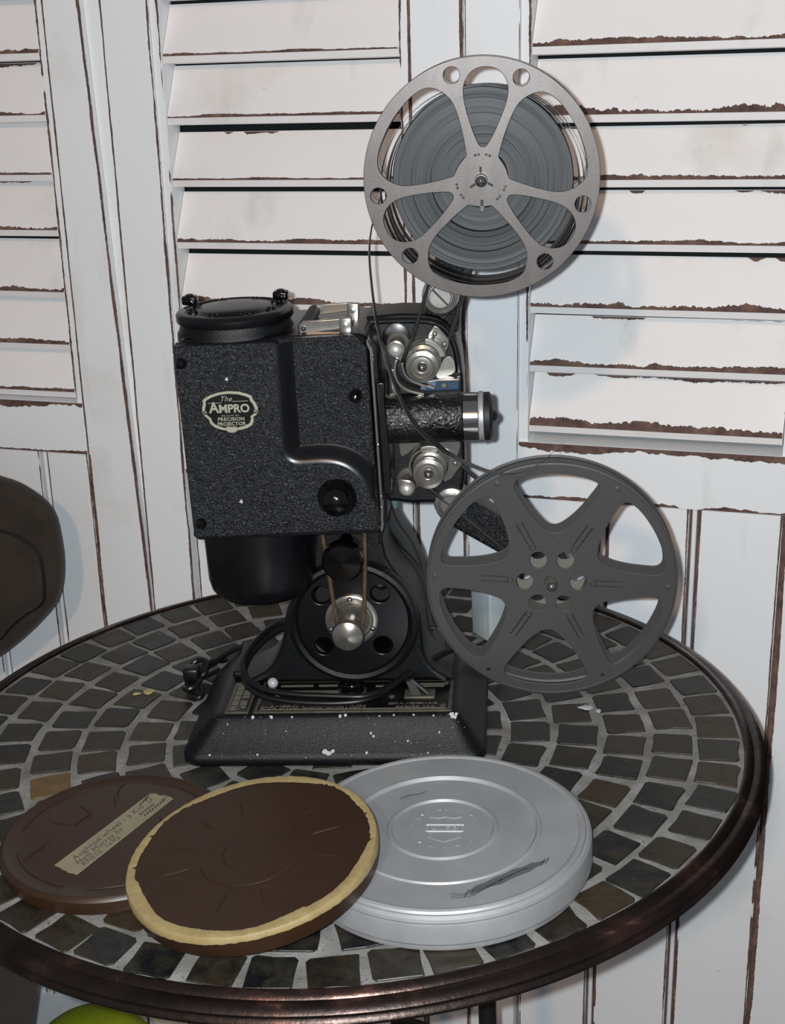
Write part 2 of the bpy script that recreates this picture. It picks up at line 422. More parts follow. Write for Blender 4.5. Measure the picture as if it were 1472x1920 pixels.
def make_shutter(label, left, sl, ol, orr, sr, tb_list, rail_t, rail_b, beads, seams, low_rail=None, seed=0, wear=(1.0, 4.5), face=42.0):
    """left stile sl..ol, opening ol..orr, right stile orr..sr (s at the shutter); seams = list of worn lines on stiles"""
    ev = lambda x: x(0) if callable(x) else x
    base = wq((ev(sl) + ev(sr)) / 2, -735, 0)
    g = empty('louvered_shutter', base, 0, label, 'shutter')
    mp = lambda s_, t_, d_: wq(s_, t_, d_) - base
    top = 620; bot = -735
    # stiles
    for k, (a, c) in enumerate(((sl, ol), (orr, sr))):
        m = MB(mp)
        fa = a if callable(a) else (lambda t, a=a: a); fc = c if callable(c) else (lambda t, c=c: c)
        for z0, z1 in ((bot, -95), (-95, top)):
            m.hull_box([(fa(z0), z0, -30), (fc(z0), z0, -30), (fc(z1), z1, -30), (fa(z1), z1, -30), (fa(z0), z0, 0), (fc(z0), z0, 0), (fc(z1), z1, 0), (fa(z1), z1, 0)])
        for (x, t0, t1, w0, w1, drop, sd, side) in seams:
            xm = x(0) if callable(x) else x
            if fa(0) - 3 <= xm <= fc(0) + 3: ragged(m, 't', t0, t1, x, w0, w1, .25, 1, sd, drop, side)
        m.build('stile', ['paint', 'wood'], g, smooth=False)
    L = ol; Rr = orr
    # inner mouldings either side of the louvres
    for a, c, sd in ((L, L + 9, 1), (Rr - 9, Rr, 2)):
        m = MB(mp); m.box(a + .4, c, rail_t, top, -28, -2.2)
        ragged(m, 't', rail_t, top, (c - 1) if sd == 1 else (a + 1.2), .4, 3.4, -1.9, 1, seed * 10 + sd, .10)
        m.build('moulding', ['paint', 'wood'], g, smooth=False)
    L2 = L + 9.6; R2 = Rr - 9.6
    # slats
    ups = list(tb_list); pitch = 54.6
    while ups[0] < 560: ups.insert(0, ups[0] + pitch)
    for i, tb in enumerate(ups):
        rg = random.Random(seed * 100 + i); m = MB(mp)
        dz = rg.uniform(-1.6, 1.6); hgt = face + rg.uniform(-2.2, 2.2); tl = rg.uniform(-.6, .6)
        def P(s_, t_, d_): return (s_, t_ + tl * (s_ - L2) / (R2 - L2), d_)
        prof = [(-2.4 + 0, tb), (-25, tb + hgt), (-31, tb + hgt - 3.5), (-14, tb - 7.5), (-4.2, tb - 6.2)]
        n = len(prof)
        vs = [P(L2, t, d) for d, t in prof] + [P(R2, t, d) for d, t in prof]
        m.add(vs, [tuple(range(n))[::-1], tuple(range(n, 2 * n))] + [(k, (k + 1) % n, n + (k + 1) % n, n + k) for k in range(n)])
        w = wear[1] * (.45 + 1.0 * rg.random())
        slope = 22.6 / hgt
        dfun = lambda s_, t_: -2.4 - (t_ - tb - tl * (s_ - L2) / (R2 - L2)) * slope + .35
        ragged(m, 's', L2 + .5, R2 - .5, lambda s_: tb + .1 + tl * (s_ - L2) / (R2 - L2), wear[0], w, dfun, 1, seed * 77 + i, .01, 'plus', 1.2)
        if rg.random() < .5:
            ragged(m, 's', L2 + 2, R2 - 2, lambda s_: tb + hgt - .2, .3, 3.8, dfun, 1, seed * 31 + i, .2, 'minus', 1.2)
        m.build('slat', ['paint_lamp_tint', 'wood'], g, smooth=False)
    # middle rail with sloping sill
    m = MB(mp)
    m.add([(L + .3, rail_b, 0), (Rr - .3, rail_b, 0), (Rr - .3, rail_t, 0), (L + .3, rail_t, 0), (L + .3, rail_t + 2, -30), (Rr - .3, rail_t + 2, -30), (L + .3, rail_b, -30), (Rr - .3, rail_b, -30)],
          [(0, 1, 2, 3), (3, 2, 5, 4), (0, 6, 7, 1), (4, 5, 7, 6), (0, 3, 4, 6), (1, 7, 5, 2)])
    ragged(m, 's', L + 1, Rr - 1, rail_t - .2, 1.2, 8.5, .25, 1, seed * 13 + 5, .02, 'minus', 2.6)
    ragged(m, 's', L + 1, Rr - 1, rail_b + .2, .8, 5.0, .25, 1, seed * 13 + 6, .05, 'plus', 2.6)
    ragged(m, 't', rail_b + 2, rail_t - 2, L + .6, .2, 1.1, .25, 1, seed * 13 + 7, .25)
    ragged(m, 't', rail_b + 2, rail_t - 2, Rr - .6, .2, 1.1, .25, 1, seed * 13 + 8, .25)
    m.build('rail', ['paint', 'wood'], g, smooth=False)
    # bottom rail
    lo = -640
    m = MB(mp); m.box(L + .3, Rr - .3, bot, lo - 8, -30, 0); m.box(L + .3, Rr - .3, lo - 8, lo, -30, 3); m.build('rail', ['paint', 'wood'], g, smooth=False)
    # recessed planks, beads and the bare board behind
    m = MB(mp); m.box(L, Rr, lo, rail_b, -24, -16); m.build('backing', 'wood', g, smooth=False)
    edges = [L + 3.5] + sum([[x, x + 8.2] for x in beads], []) + [Rr - 4.0]
    for k in range(0, len(edges), 2):
        a, c = edges[k], edges[k + 1]
        m = MB(mp); m.box(a + (.8 if k else 0), c - .6, lo, rail_b - .8, -18, -6)
        for xx, sd in ((a + 1.4, 3), (c - 1.6, 4)): ragged(m, 't', lo, rail_b - 1, xx, .5, 2.4, -5.7, 1, seed * 19 + k + sd, .06)
        m.build('plank', ['paint', 'wood'], g, smooth=False)
    for x in beads:
        m = MB(mp)
        m.tube([(x + 4.1, lo, -9.0), (x + 4.1, rail_b - .8, -9.0)], 2.3, 10)
        m.build('bead', 'paint', g)
    return g

seam = lambda x, t0=-735, t1=620, w0=.6, w1=2.4, drop=.02, sd=0, side='both': (x, t0, t1, w0, w1, drop, sd, side)
lx = lambda t: min(-353.0, -371.4 + (505.2 - t) * (14.1 / 443.7))
make_shutter('white peeling louvered shutter at far left, behind the brown chair', 0, -700, -658, -411.5, lx,
             [470, 413, 357, 303.5, 243, 188.5, 139], 129, 74, [-632, -553, -474], [
    seam(lambda t: lx(t) - 1.6, w0=1.4, w1=4.2, sd=11), seam(-410.8, w0=.8, w1=2.6, sd=12, drop=.01, t0=74), seam(-410.6, t0=-735, t1=74, w0=1.5, w1=4.4, sd=13)], seed=1, face=47.5)
make_shutter('white peeling louvered shutter in the middle, directly behind the projector', 0, -351, -301.5, -54.6, -5.4,
             [462.5, 408, 351.5, 293.7, 236.5, 182, 131], 118, 62, [-226, -144], [
    seam(-350.0, w0=.9, w1=2.6, sd=21), seam(-302.8, w0=.6, w1=3.6, drop=.06, sd=22), seam(-53.6, w0=2.4, w1=3.8, drop=0, sd=23),
    seam(-7.2, w0=2.2, w1=4.6, sd=24, drop=.02)], seed=2, face=43.6)
make_shutter('white peeling louvered shutter at right, behind both film reels', 0, -4.6, 44.0, 288.5, 340,
             [460, 404.5, 350.5, 296.5, 240.5, 187, 130.5], 115, 60.5, [120, 202.8], [
    seam(-3.4, w0=.3, w1=1.2, sd=31, drop=.05), seam(43.4, w0=.3, w1=.9, drop=.03, sd=32), seam(289.4, w0=.4, w1=1.6, drop=.1, sd=33, t0=60), seam(287.8, t0=-735, t1=60, w0=2.0, w1=5.5, sd=34, drop=.01)], seed=3, wear=(1.4, 6.5), face=42.6)
# narrow white hanging strip in the joint between left and middle shutters
m = MB(wq); m.hull_box([(lx(-90) + .3, -90, -26), (-351.4, -90, -26), (-351.4, 620, -26), (lx(620) + .5, 620, -26), (lx(-90) + .3, -90, -7), (-351.4, -90, -7), (-351.4, 620, -7), (lx(620) + .5, 620, -7)])
structure(m.build('trim_1', 'paint', smooth=False))

# ================================================================ CHAIR AND BALL BEHIND / UNDER THE TABLE
cb = wq(-560, -735, 190); cmap = lambda s_, t_, d_: wq(s_, t_, d_) - cb
ch = empty('dining_chair', cb, 0, 'brown suede dining chair with padded round back at the left edge', 'chair')
right = [(-470, 66), (-455, 63), (-440, 57), (-420, 44), (-410, 30), (-407, 9), (-406, -19), (-409, -42), (-414, -58), (-421, -72), (-455, -106), (-499, -141)]
mid = -620
outl = right + [(-560, -172), (-620, -184)] + [(2 * mid - x, y) for x, y in [(-560, -172)] + right[::-1]] + [(-700, 84), (-620, 92), (-540, 84)]
m = MB(cmap); m.flat([[(x - 9, y) for x, y in chaikin(outl, 1)]], 50, 78, 12, 5); m.build('back_border', 'cloth', ch, angle=60)
inn = [(-477, 14), (-458, 11), (-443, 4), (-431, -6), (-429, -30), (-431, -56), (-436, -65), (-458, -78), (-476, -93), (-495, -114)]
inl = inn + [(-560, -140), (-620, -148)] + [(2 * mid - x, y) for x, y in [(-560, -140)] + inn[::-1]] + [(-700, 26), (-620, 32), (-540, 26)]
m = MB(cmap); m.flat([chaikin(inl, 2)], 60, 84, 9, 5); m.build('back_cushion', 'cloth', ch, angle=60)
m = MB(cmap); m.tube([(p[0], p[1], 78.2) for p in chaikin(inl, 2)], 1.6, 8, True); m.build('piping', 'matt', ch)
m = MB(cmap)
m.hull_box([(-845, -440, 60), (-560, -440, 60), (-540, -300, 40), (-875, -300, 40), (-845, -440, 318), (-352, -440, 318), (-308, -300, 335), (-875, -300, 335)])
m.build('seat', 'cloth', ch, smooth=False)
for x, d in ((-805, 90), (-590, 90), (-805, 290), (-430, 285)):
    m = MB(cmap); m.hull_box([(x - 14, -734, d - 14), (x + 14, -734, d - 14), (x + 20, -440, d - 20), (x - 20, -440, d - 20), (x - 14, -734, d + 14), (x + 14, -734, d + 14), (x + 20, -440, d + 20), (x - 20, -440, d + 20)])
    m.build('leg', 'iron', ch, smooth=False)
for x in (-760, -600):
    m = MB(cmap); m.box(x - 12, x + 12, -300, -150, 44, 66); m.build('back_post', 'iron', ch, smooth=False)

gb = empty('ball', (-.3345, .4135, 0), 0, 'lime green ball on the floor under the table rim', 'ball')
m = MB(); m.ball((0, 0, 82), 82, 40); m.build('skin', 'green', gb)

# ================================================================ TABLE
TZ = 740.0
tb = empty('bistro_table', (0, 0, 0), 0, 'round bistro table with slate mosaic top and copper rim', 'table')
m = MB()
m.ring([(289.2, 737), (289.6, 741.0), (291.2, 741.6), (294.6, 740.6), (296.2, 738.6), (299.5, 738.8), (303, 737.4), (304.8, 735.2), (304.2, 733), (301.4, 731.6),
        (303.2, 730.4), (304.4, 728.4), (303.6, 726.2), (300, 725), (292, 724.8), (289, 728)], n=160)
m.build('rim', 'bronze', tb)
m = MB(); m.lathe([(289.4, 726), (289.4, 738.7), (270, 738.8), (0, 738.8)], n=128); m.build('grout_bed', 'grout', tb, angle=20)
# tiles: shared meshes, one object each
def tile_mesh(k):
    rg = random.Random(100 + k); q = []
    n = [(-1, -1), (1, -1), (1, 1), (-1, 1)]
    for i, (x, y) in enumerate(n):
        cx, cy = x * (14.1 + rg.uniform(-1.1, .7)), y * (15.0 + rg.uniform(-1.6, .8)); nx, ny = n[(i + 1) % 4]
        c1 = rg.uniform(.4, 2.6)
        px_, py_ = n[(i - 1) % 4]
        q.append((cx + (px_ - x) / 2 * c1, cy + (py_ - y) / 2 * c1)); q.append((cx + (nx - x) / 2 * c1, cy + (ny - y) / 2 * c1))
        q.append(((cx + nx * 13.8) / 2 + rg.uniform(-.8, .8), (cy + ny * 14) / 2 + rg.uniform(-.8, .8)))
    nn = len(q)
    vs = [(x, y, -6) for x, y in q] + [(x, y, -.5) for x, y in q] + [(x * .97, y * .97, 0) for x, y in q]
    fs = [tuple(range(2 * nn, 3 * nn))]
    for L_ in range(2): fs += [(L_ * nn + i, L_ * nn + (i + 1) % nn, (L_ + 1) * nn + (i + 1) % nn, (L_ + 1) * nn + i) for i in range(nn)]
    me = bpy.data.meshes.new('tile'); me.from_pydata([tm(*p) for p in vs], [], fs); me.materials.append(MAT['slate'])
    bm = bmesh.new(); bm.from_mesh(me); bmesh.ops.recalc_face_normals(bm, faces=bm.faces[:]); bm.to_mesh(me); bm.free(); return me
tmeshes = [tile_mesh(k) for k in range(12)]
for rad, cnt, ph in ((273.2, 51, 2.0), (241, 43, 6.0), (207, 40, 5.9), (173.6, 33, 3.0), (140, 26, 7.0), (106.5, 19, 2.0), (73, 13, 4.0), (39.5, 7, 9.0)):
    for k in range(cnt):
        a = 360.0 * k / cnt + ph + rnd.uniform(-.5, .5); rr = rad + rnd.uniform(-1.2, 1.2)
        o = bpy.data.objects.new('tile', tmeshes[rnd.randrange(12)]); COL.objects.link(o); o.parent = tb
        o.location = (rr * cos(R(a)) * MM, rr * sin(R(a)) * MM, (TZ - rnd.uniform(0, .5)) * MM)
        o.rotation_euler = (0, 0, R(a + rnd.uniform(-3, 3)) + pi * rnd.randrange(2)); fit = min(1.0, 2 * pi * rad / cnt / 33.6) if rad > 60 else .94
        o.scale = (1, fit * rnd.uniform(.93, 1.02), 1)
        if rad == 207 and abs(((a + 164.1 + 180) % 360) - 180) < 4.6:
            me = o.data.copy(); me.materials[0] = MAT['amber']; o.data = me; o['label'] = 'amber coloured tile'
m = MB()
def blob(m, x, y, z, r, h, seed, asp=1.0):
    rg = random.Random(seed); n = 11
    q = [(r * rg.uniform(.6, 1.15) * cos(2 * pi * i / n) * asp, r * rg.uniform(.6, 1.15) * sin(2 * pi * i / n)) for i in range(n)]
    m.add([(x + a, y + c, z) for a, c in q] + [(x + a * .7, y + c * .7, z + h) for a, c in q], [tuple(range(n, 2 * n))] + [(i, (i + 1) % n, n + (i + 1) % n, n + i) for i in range(n)])
for (x, y, z, r, h, sd, asp, mt) in ((-150.3, 81.4, 740, 5, 1.2, 1, 1, 'yellow'), (-160, 79, 740, 2.4, .8, 2, 1.5, 'yellow'), (-125, 118, 740, 2, .6, 9, 1, 'yellow'), (184.8, 14.7, 740, 4.5, .7, 3, 1.4, 'flake'), (193, 9, 739.2, 2.8, .9, 4, 1, 'flake')):
    m = MB(); blob(m, x, y, z, r, h, sd, asp); m.build('paint_fleck', mt, tb)
for k in range(4):
    a = -16 + 90 * k; ca, sa = cos(R(a)), sin(R(a))
    m = MB(); path = smooth_path([(106 * ca, 106 * sa, 722), (104 * ca, 104 * sa, 500), (104 * ca, 104 * sa, 260), (120 * ca, 120 * sa, 110), (200 * ca, 200 * sa, 8)], 3)
    m.tube(path, 7.0, 12); m.build('leg', 'iron', tb)
m = MB(); m.ring([(97, 400), (99, 404), (97, 408), (95, 404)], n=48); m.build('brace_ring', 'iron', tb)
m = MB(); m.lathe([(118, 719), (118, 726.2)], n=40); m.build('mounting_plate', 'iron', tb)

# ================================================================ FILM PROJECTOR
PROT = R(-5.5); PO = Vector((.001, .02, .74))
PMAT = Matrix.Translation(PO) @ Matrix.Rotation(PROT, 4, 'Z')
pj = empty('film_projector', PO, PROT, 'black crackle-finish vintage film projector standing on the mosaic table', 'projector')
def pp(name, m, mats, parent=None, **kw): return m.build(name, mats, parent or pj, **kw)
F = lambda: MB(fm)

# --- base casting: lofted rounded rectangle levels (u0,u1,w0,w1,corner,v)
def rrect(u0, u1, w0, w1, r, n=6):
    q = []
    for cx, cy, a0 in ((u1 - r, w1 - r, 0), (u0 + r, w1 - r, 90), (u0 + r, w0 + r, 180), (u1 - r, w0 + r, 270)):
        for k in range(n + 1): q.append((cx + r * cos(R(a0 + 90 * k / n)), cy + r * sin(R(a0 + 90 * k / n))))
    return q
lev = [(-104, 109, -74, 70, 13, 0), (-105, 110, -75, 71, 13, 2), (-105, 110, -75, 71, 13, 6.5), (-103.5, 108, -73.5, 69, 13, 9), (-99, 104, -71, 65, 12, 13.5),
       (-93, 99, -68, 60.5, 11, 20), (-88, 95.5, -65, 57, 9, 25), (-84, 92.5, -63, 54.5, 7, 28.6), (-81, 90.5, -61.5, 52.8, 6, 30.4), (-78, 88.5, -60, 51, 5, 31)]
vs = []; fs = []; nn = 28
for (u0, u1, w0, w1, r, v) in lev: vs += [(u, v, w) for u, w in rrect(u0, u1, w0, w1, r)]
for i in range(len(lev) - 1): fs += [(i * nn + k, i * nn + (k + 1) % nn, (i + 1) * nn + (k + 1) % nn, (i + 1) * nn + k) for k in range(nn)]
fs += [tuple(range(nn)), tuple((len(lev) - 1) * nn + k for k in range(nn))]
m = F(); m.add(vs, fs); pp('base', m, 'japan', angle=50)
# raised step behind the name plate
m = F(); m.bbox(-79, 86, 30.5, 37, -60, -4, 2.4); pp('base_step', m, 'japan')
# chipped paint flecks on the base
rg = random.Random(4); m = F()
def fleck(u, v, w, r, nu, nv, nw, seed):
    rgf = random.Random(seed); N = Vector((nu, nv, nw)).normalized(); A = Vector((1, 0, 0)); A = (A - N * A.dot(N)).normalized(); Bv = N.cross(A); n = 7
    c = Vector((u, v, w)) + N * .25; q = []
    for i in range(n):
        rr = r * rgf.uniform(.5, 1.15); q.append(tuple(c + A * rr * cos(2 * pi * i / n) + Bv * rr * sin(2 * pi * i / n)))
    q2 = [tuple(Vector(p) - N * .6) for p in q]
    m.add(q + q2, [tuple(range(n))] + [(i, n + i, n + (i + 1) % n, (i + 1) % n) for i in range(n)])
def slope_pt(t):   # front slope: t 0 at top arris, 1 at the lip
    P = [(30.4, 52.8), (28.6, 54.5), (25, 57), (20, 60.5), (13.5, 65), (9, 69), (6.5, 71)]
    x = t * (len(P) - 1.001); i = int(x); f = x - i; return (P[i][0] * (1 - f) + P[i + 1][0] * f, P[i][1] * (1 - f) + P[i + 1][1] * f)
big = [(-2.5, .80, 2.2), (0, .84, 1.8), (3, .79, 1.6), (1.5, .86, 1.5), (30, .5, 1.3), (32, .55, 1.0), (27, .83, 1.2), (-84, .86, 1.2), (-50, .86, 1.0), (-41, .06, 1.6), (-26, .08, .9), (-54, .08, 1.5), (8, .07, 1.6), (12, .04, 1.5),
       (87, .06, 2.2), (88, .14, 2.2), (90, .02, 1.6), (78, .5, .8), (56, .62, 1.0), (74, .08, .8), (60, .04, .8), (-30, .45, .6), (36, .07, .8), (46, .04, .8), (70, .85, .8), (-72, .3, .7)]
for i, (u, t, r) in enumerate(big):
    v, w = slope_pt(t); fleck(u, v, w, r, 0, .65, .75, i)
for i in range(60):
    t = rg.random() ** 1.0; v, w = slope_pt(t); fleck(rg.uniform(-92, 98), v, w, rg.uniform(.15, .4), 0, .65, .75, 50 + i)
for i in range(14): fleck(rg.uniform(-85, -80) , 24 + rg.uniform(-2, 2), rg.uniform(-50, 40), rg.uniform(.4, 1.1), -1, .8, 0, 200 + i)
pp('paint_flecks', m, 'flake', smooth=False)['kind'] = 'stuff'

# --- name plates on the deck
DV = 31.0
def deckmap(u, w, z): return (u, DV + z, w)
def plate_part(name, u0, u1, w0, w1):
    m = MB(lambda x, y, z: fm(*deckmap(x, y, z)))
    m.flat([[(u0, w0), (u1, w0), (u1, w1), (u0, w1)]], 0, 1.2, .25, 1); return pp(name, m, 'brass')
npl = plate_part('name_plate', -54, 86.5, 3.5, 51); spl = plate_part('switch_plate', -74.5, -57.5, 3.5, 51)
dm = lambda x, y, z: fm(*deckmap(x, y, z))
m = MB(dm); m.flat([[(-51.5, 6), (84, 6), (84, 48.4), (-51.5, 48.4)]], 1.1, 1.5, 0); fieldo = m.build('plate_field', 'badgeblack', npl)
m = MB(dm); m.flat([[(-72.5, 6), (-59.5, 6), (-59.5, 48.4), (-72.5, 48.4)]], 1.1, 1.5, 0); m.build('plate_field', 'badgeblack', spl)
m = MB(dm)
for i in range(5):
    y = 10 + i * 8
    m.box(-71.5, -66.8, y, y + 6, 1.45, 1.9); m.box(-65.6, -60.5, y, y + (6 if i % 2 else 3), 1.45, 1.9)
m.build('grid_lines', 'dulltext', spl, smooth=False)
def decktext(body, size, u, w, weight=0.0, space=1.0):
    m = MB(dm); m.text(body, size, lambda x, y, z: (u + x, w - y, 1.5 + z), .3, weight, 0, space); return m
m = decktext('AMPRO CORPORATION', 6.4, -9, 44.2, .12); m.build('lettering', 'dulltext', npl, smooth=False)
m = decktext('2839 N. WESTERN AVE.', 3.4, 59, 40.5, .03); m.build('lettering', 'dulltext', npl, smooth=False)
m = decktext('CHICAGO, U.S.A.', 3.4, 61, 45.3, .03, 1.1); m.build('lettering', 'dulltext', npl, smooth=False)
m = MB(dm)
m.box(-36, 4, 20, 23.5, 1.45, 2.2); m.box(-40, -16, 10, 12.4, 1.45, 1.9); m.box(-12, 2, 10, 12.4, 1.45, 1.9); m.box(30, 46, 12, 14, 1.45, 1.9)
m.box(62, 80, 9.5, 11.2, 1.45, 1.9); m.box(62, 80, 13, 14.6, 1.45, 1.9); m.box(-50, 82.5, 47.6, 48.2, 1.45, 2.0); m.box(-50, -44, 44, 44.6, 1.45, 1.8)
m.build('plate_scale', 'dulltext', npl, smooth=False)
for u, w in ((-48, 44.5), (81, 9.5), (80, 44), (43, 30), (-70, 9), (-66, 45)):
    m = MB(dm); m.lathe([(2.3, 1.2), (2.3, 1.9), (1.4, 2.6), (0, 2.8)], (u, w, 0), n=14); m.build('plate_screw', 'brass', pj)
m = F(); m.tube([(-39, DV + .8, 30), (-42, 42, 31)], [1.8, 1.2], 10); lv = pp('control_lever', m, 'steelm')
m = F(); m.ball((-42, 45.2, 31), 3.9, 20); m.build('lever_knob', 'ball', lv)
m = F(); m.lathe([(8.8, 31), (8.8, 39), (8.0, 40.6), (6.2, 40.6), (5.6, 36), (0, 36)], (13.6, 0, 21), 1, 32); pp('socket', m, 'knob')
m = F(); m.lathe([(10.5, 31), (10.5, 33.2), (9, 33.4)], (13.6, 0, 21), 1, 32); pp('socket_ring', m, 'brass')
m = F(); m.bbox(52, 74, 32, 33.6, 20, 33, .4); sw = pp('toggle_switch', m, 'brass')
m = F(); m.hull_box([(58, 33, 24), (65, 33, 24), (58.5, 43, 22), (53.5, 43, 22), (58, 33, 30), (65, 33, 30), (58.5, 43, 27), (53.5, 43, 27)]); m.tube([(57, 43, 24.5), (69, 33.5, 27.5)], 2, 8); m.build('switch_lever', 'matt', sw, smooth=False)

# --- pedestal, motor, flywheel
ped = [(-6, 172), (-7, 150), (-9, 138), (-15, 121), (-25, 107), (-32, 92), (-34, 76), (-38, 62), (-47, 47), (-60, 40), (-70, 36.5), (88, 36.5), (80, 40), (70, 49), (66, 60), (66, 76), (65, 92), (59, 109), (48, 123.5), (41.5, 138), (41, 172)]
m = F(); m.flat([chaikin(ped, 1), circle(17.3, 87.2, 34, 48)], -34, 14, 3, 3); pp('pedestal', m, 'japan')
m = F(); m.lathe([(0, -86), (38, -86), (46, -80), (50, -70), (50, -33), (36, -33), (34, -40), (0, -40)], (17, 84, 0), 2, 56); pp('motor_housing', m, 'matt')
yo = [(40, 172), (44, 158), (47.5, 141), (58.5, 125), (65.5, 104), (66, 80), (66.5, 62), (70, 46), (78, 36), (88, 31), (77, 31), (66, 40), (58.5, 56), (57, 80), (56, 101), (50, 119), (40, 134), (33, 150), (30, 172)]
m = F(); m.flat([chaikin(yo, 2)], -62, -38, 3, 3); pp('rear_yoke', m, 'yoke')
m = F(); m.bbox(40.5, 48.5, 150, 168, -46, -40, 1); pp('patina_bracket', m, 'teal')
FC = (17.3, 87.2)
wheel = circle(*FC, 46.2, 72); hol = [circle(FC[0] + x, FC[1] + y, 6.9, 24) for x, y in ((-21.5, 20.5), (20.5, 21), (-22, -19), (20.5, -19))]
m = F(); m.flat([wheel] + hol, 14.5, 19.5, .6, 2); fw_ = pp('flywheel', m, 'black')
m = F(); m.ring([(39.2, 19), (40.5, 22.5), (43, 24.2), (45.6, 23.2), (47, 20), (47, 15), (45, 13.6), (39.2, 16)], (*FC, 0), 2, 80); m.build('flywheel_rim', 'japan', fw_)
m = F(); m.tube([(FC[0] + 14, FC[1] + 24, 6), (FC[0] + 20, FC[1] + 22, 8), (FC[0] + 27, FC[1] + 24, 4)], 2.6, 10); pp('red_wire', m, 'red')
PC = (16.7, 89)
m = F(); m.lathe([(18.8, 19.4), (18.8, 21.5), (17.6, 22.2), (15.5, 22.2), (14.2, 21), (14.2, 20.8)], (*PC, 0), 2, 48); hubp = pp('pulley_plate', m, 'chrome')
m = F(); m.lathe([(13.2, 20.8), (12.4, 24), (10, 30), (9.6, 35), (10, 40), (11.4, 43.5), (11.6, 46.5), (10.6, 49.2), (7, 51.4), (0, 52.2)], (*PC, 0), 2, 48); pp('pulley_cap', m, 'chrome')
for u, v in ((16.4, 105.2), (1.6, 82.5), (31.6, 82.5)):
    m = F(); m.ball((u, v, 22), 2.1, 12, (1, 1, .8)); m.build('plate_screw', 'chrome2', hubp)
m = F(); m.lathe([(9, 14), (9, 36), (14.2, 38.5), (14.6, 41), (14.2, 45.5), (12.5, 47.4), (0, 48.4)], (16.3, 143, 0), 2, 48); pp('speed_knob', m, 'knob')
m = F(); m.tube(smooth_path([(2.0, 176, 36), (2.3, 165, 36), (4.3, 138, 35), (7.4, 97, 34), (10, 88, 34)], 2), 1.5, 10); pp('drive_belt', m, 'belt')
m = F(); m.tube(smooth_path([(32.3, 176, 36), (31.8, 165, 36), (30.6, 137, 35), (27.3, 97, 34), (24.5, 88, 34)], 2), 1.5, 10); pp('drive_belt', m, 'belt')

# --- lamp house
m = F(); m.bbox(-82, 42.5, 169, 301, -42, 48, 5); pp('lamp_house', m, 'black')
cover = [(-82, 299.6), (-20, 300.2), (32, 301), (38.5, 298.5), (42, 292), (43.8, 173), (41.4, 170.2), (-79, 167.6), (-81.2, 170.2)]
m = F(); m.flat([cover], 44, 50.5, 1.6, 3); pp('recess_panel', m, 'crackle')
raised = [(-82, 299.4), (-50, 299.8), (-14, 300.0), (-14.2, 262), (-14.4, 231), (-13.6, 222), (-8, 218.6), (2, 219.4), (12, 219.8), (22, 218), (31, 212.5), (37.5, 204), (42, 193), (43.8, 181), (43.8, 173), (41.4, 170.2), (-79, 167.6), (-81.2, 170.2)]
m = F(); m.flat([raised], 46, 58.5, 1.6, 3); pp('front_cover', m, 'crackle', angle=60)
# smooth moulded step from the raised cover down to the recess
edge = smooth_path([(-13.6, 299.0), (-13.8, 262), (-14.0, 233), (-13.6, 224.4), (-8.5, 220.2), (1, 220.6), (12, 221), (22, 219.2), (31, 213.8), (37.6, 205.2), (42.6, 192.5)], 2)
vs = []; fs = []; K = 9
for i, p in enumerate(edge):
    a_, c_ = Vector(edge[max(0, i - 1)]), Vector(edge[min(len(edge) - 1, i + 1)]); tt = (c_ - a_).normalized(); nr = Vector((-tt.y, tt.x))
    W_ = 10.5 if i < len(edge) * .9 else 10.5 * (len(edge) - i) / (len(edge) * .1) + 1.0
    for k in range(K):
        f = k / (K - 1); q = Vector(p) + nr * (-2.2 + f * (W_ + 2.2)); z = 49.9 + 8.75 * (.5 + .5 * cos(pi * f))
        vs.append((min(q.x, 42.8), min(q.y, 299.2), z))
for i in range(len(edge) - 1):
    for k in range(K - 1): fs.append((i * K + k, (i + 1) * K + k, (i + 1) * K + k + 1, i * K + k + 1))
m = F(); m.add(vs, fs); pp('cover_moulding', m, 'black', angle=80)
m = F(); m.flat([[(-82.6, 170.4), (-79, 166.4), (41.8, 169.2), (44.4, 172), (44.2, 168.4), (41.6, 166.4), (-79.6, 164.2), (-83, 167.2)]], 40, 52, .6, 2); pp('cover_lip', m, 'black')
for u, v, r in ((-77.4, 288.4, 3.7), (33.5, 261.6, 4.4), (-75.2, 178.4, 3.7)):
    m = F(); m.lathe([(r, 54.5 if u < 0 else 49.5), (r, 58.8 if u < 0 else 53), (r * .86, 61 if u < 0 else 57), (r * .5, 62.6 if u < 0 else 59.6), (0, 63 if u < 0 else 60.2)], (u, v, 0), 2, 24); pp('cover_knob', m, 'knob')
m = F(); m.lathe([(13.8, 57), (12.6, 60), (11, 62), (10.6, 63.5), (10, 67.5), (7.5, 71), (4, 72.8), (0, 73.2)], (17.6, 194.2, 0), 2, 48); pp('lamp_knob', m, 'knob')
for (u, v, s) in ((-48.6, 277, 1.0), (-46.6, 193.2, 1.1)):
    m = F(); q = [(u + s * r_ * cos(2 * pi * i / 10), v + s * r_ * sin(2 * pi * i / 10)) for i, r_ in enumerate((1.2, .8, 1.6, 1.3, .8, 1.5, 1.1, .9, 1.5, .8))]; m.flat([q], 58.3, 58.9, .2, 1); pp('paint_spot', m, 'flake')
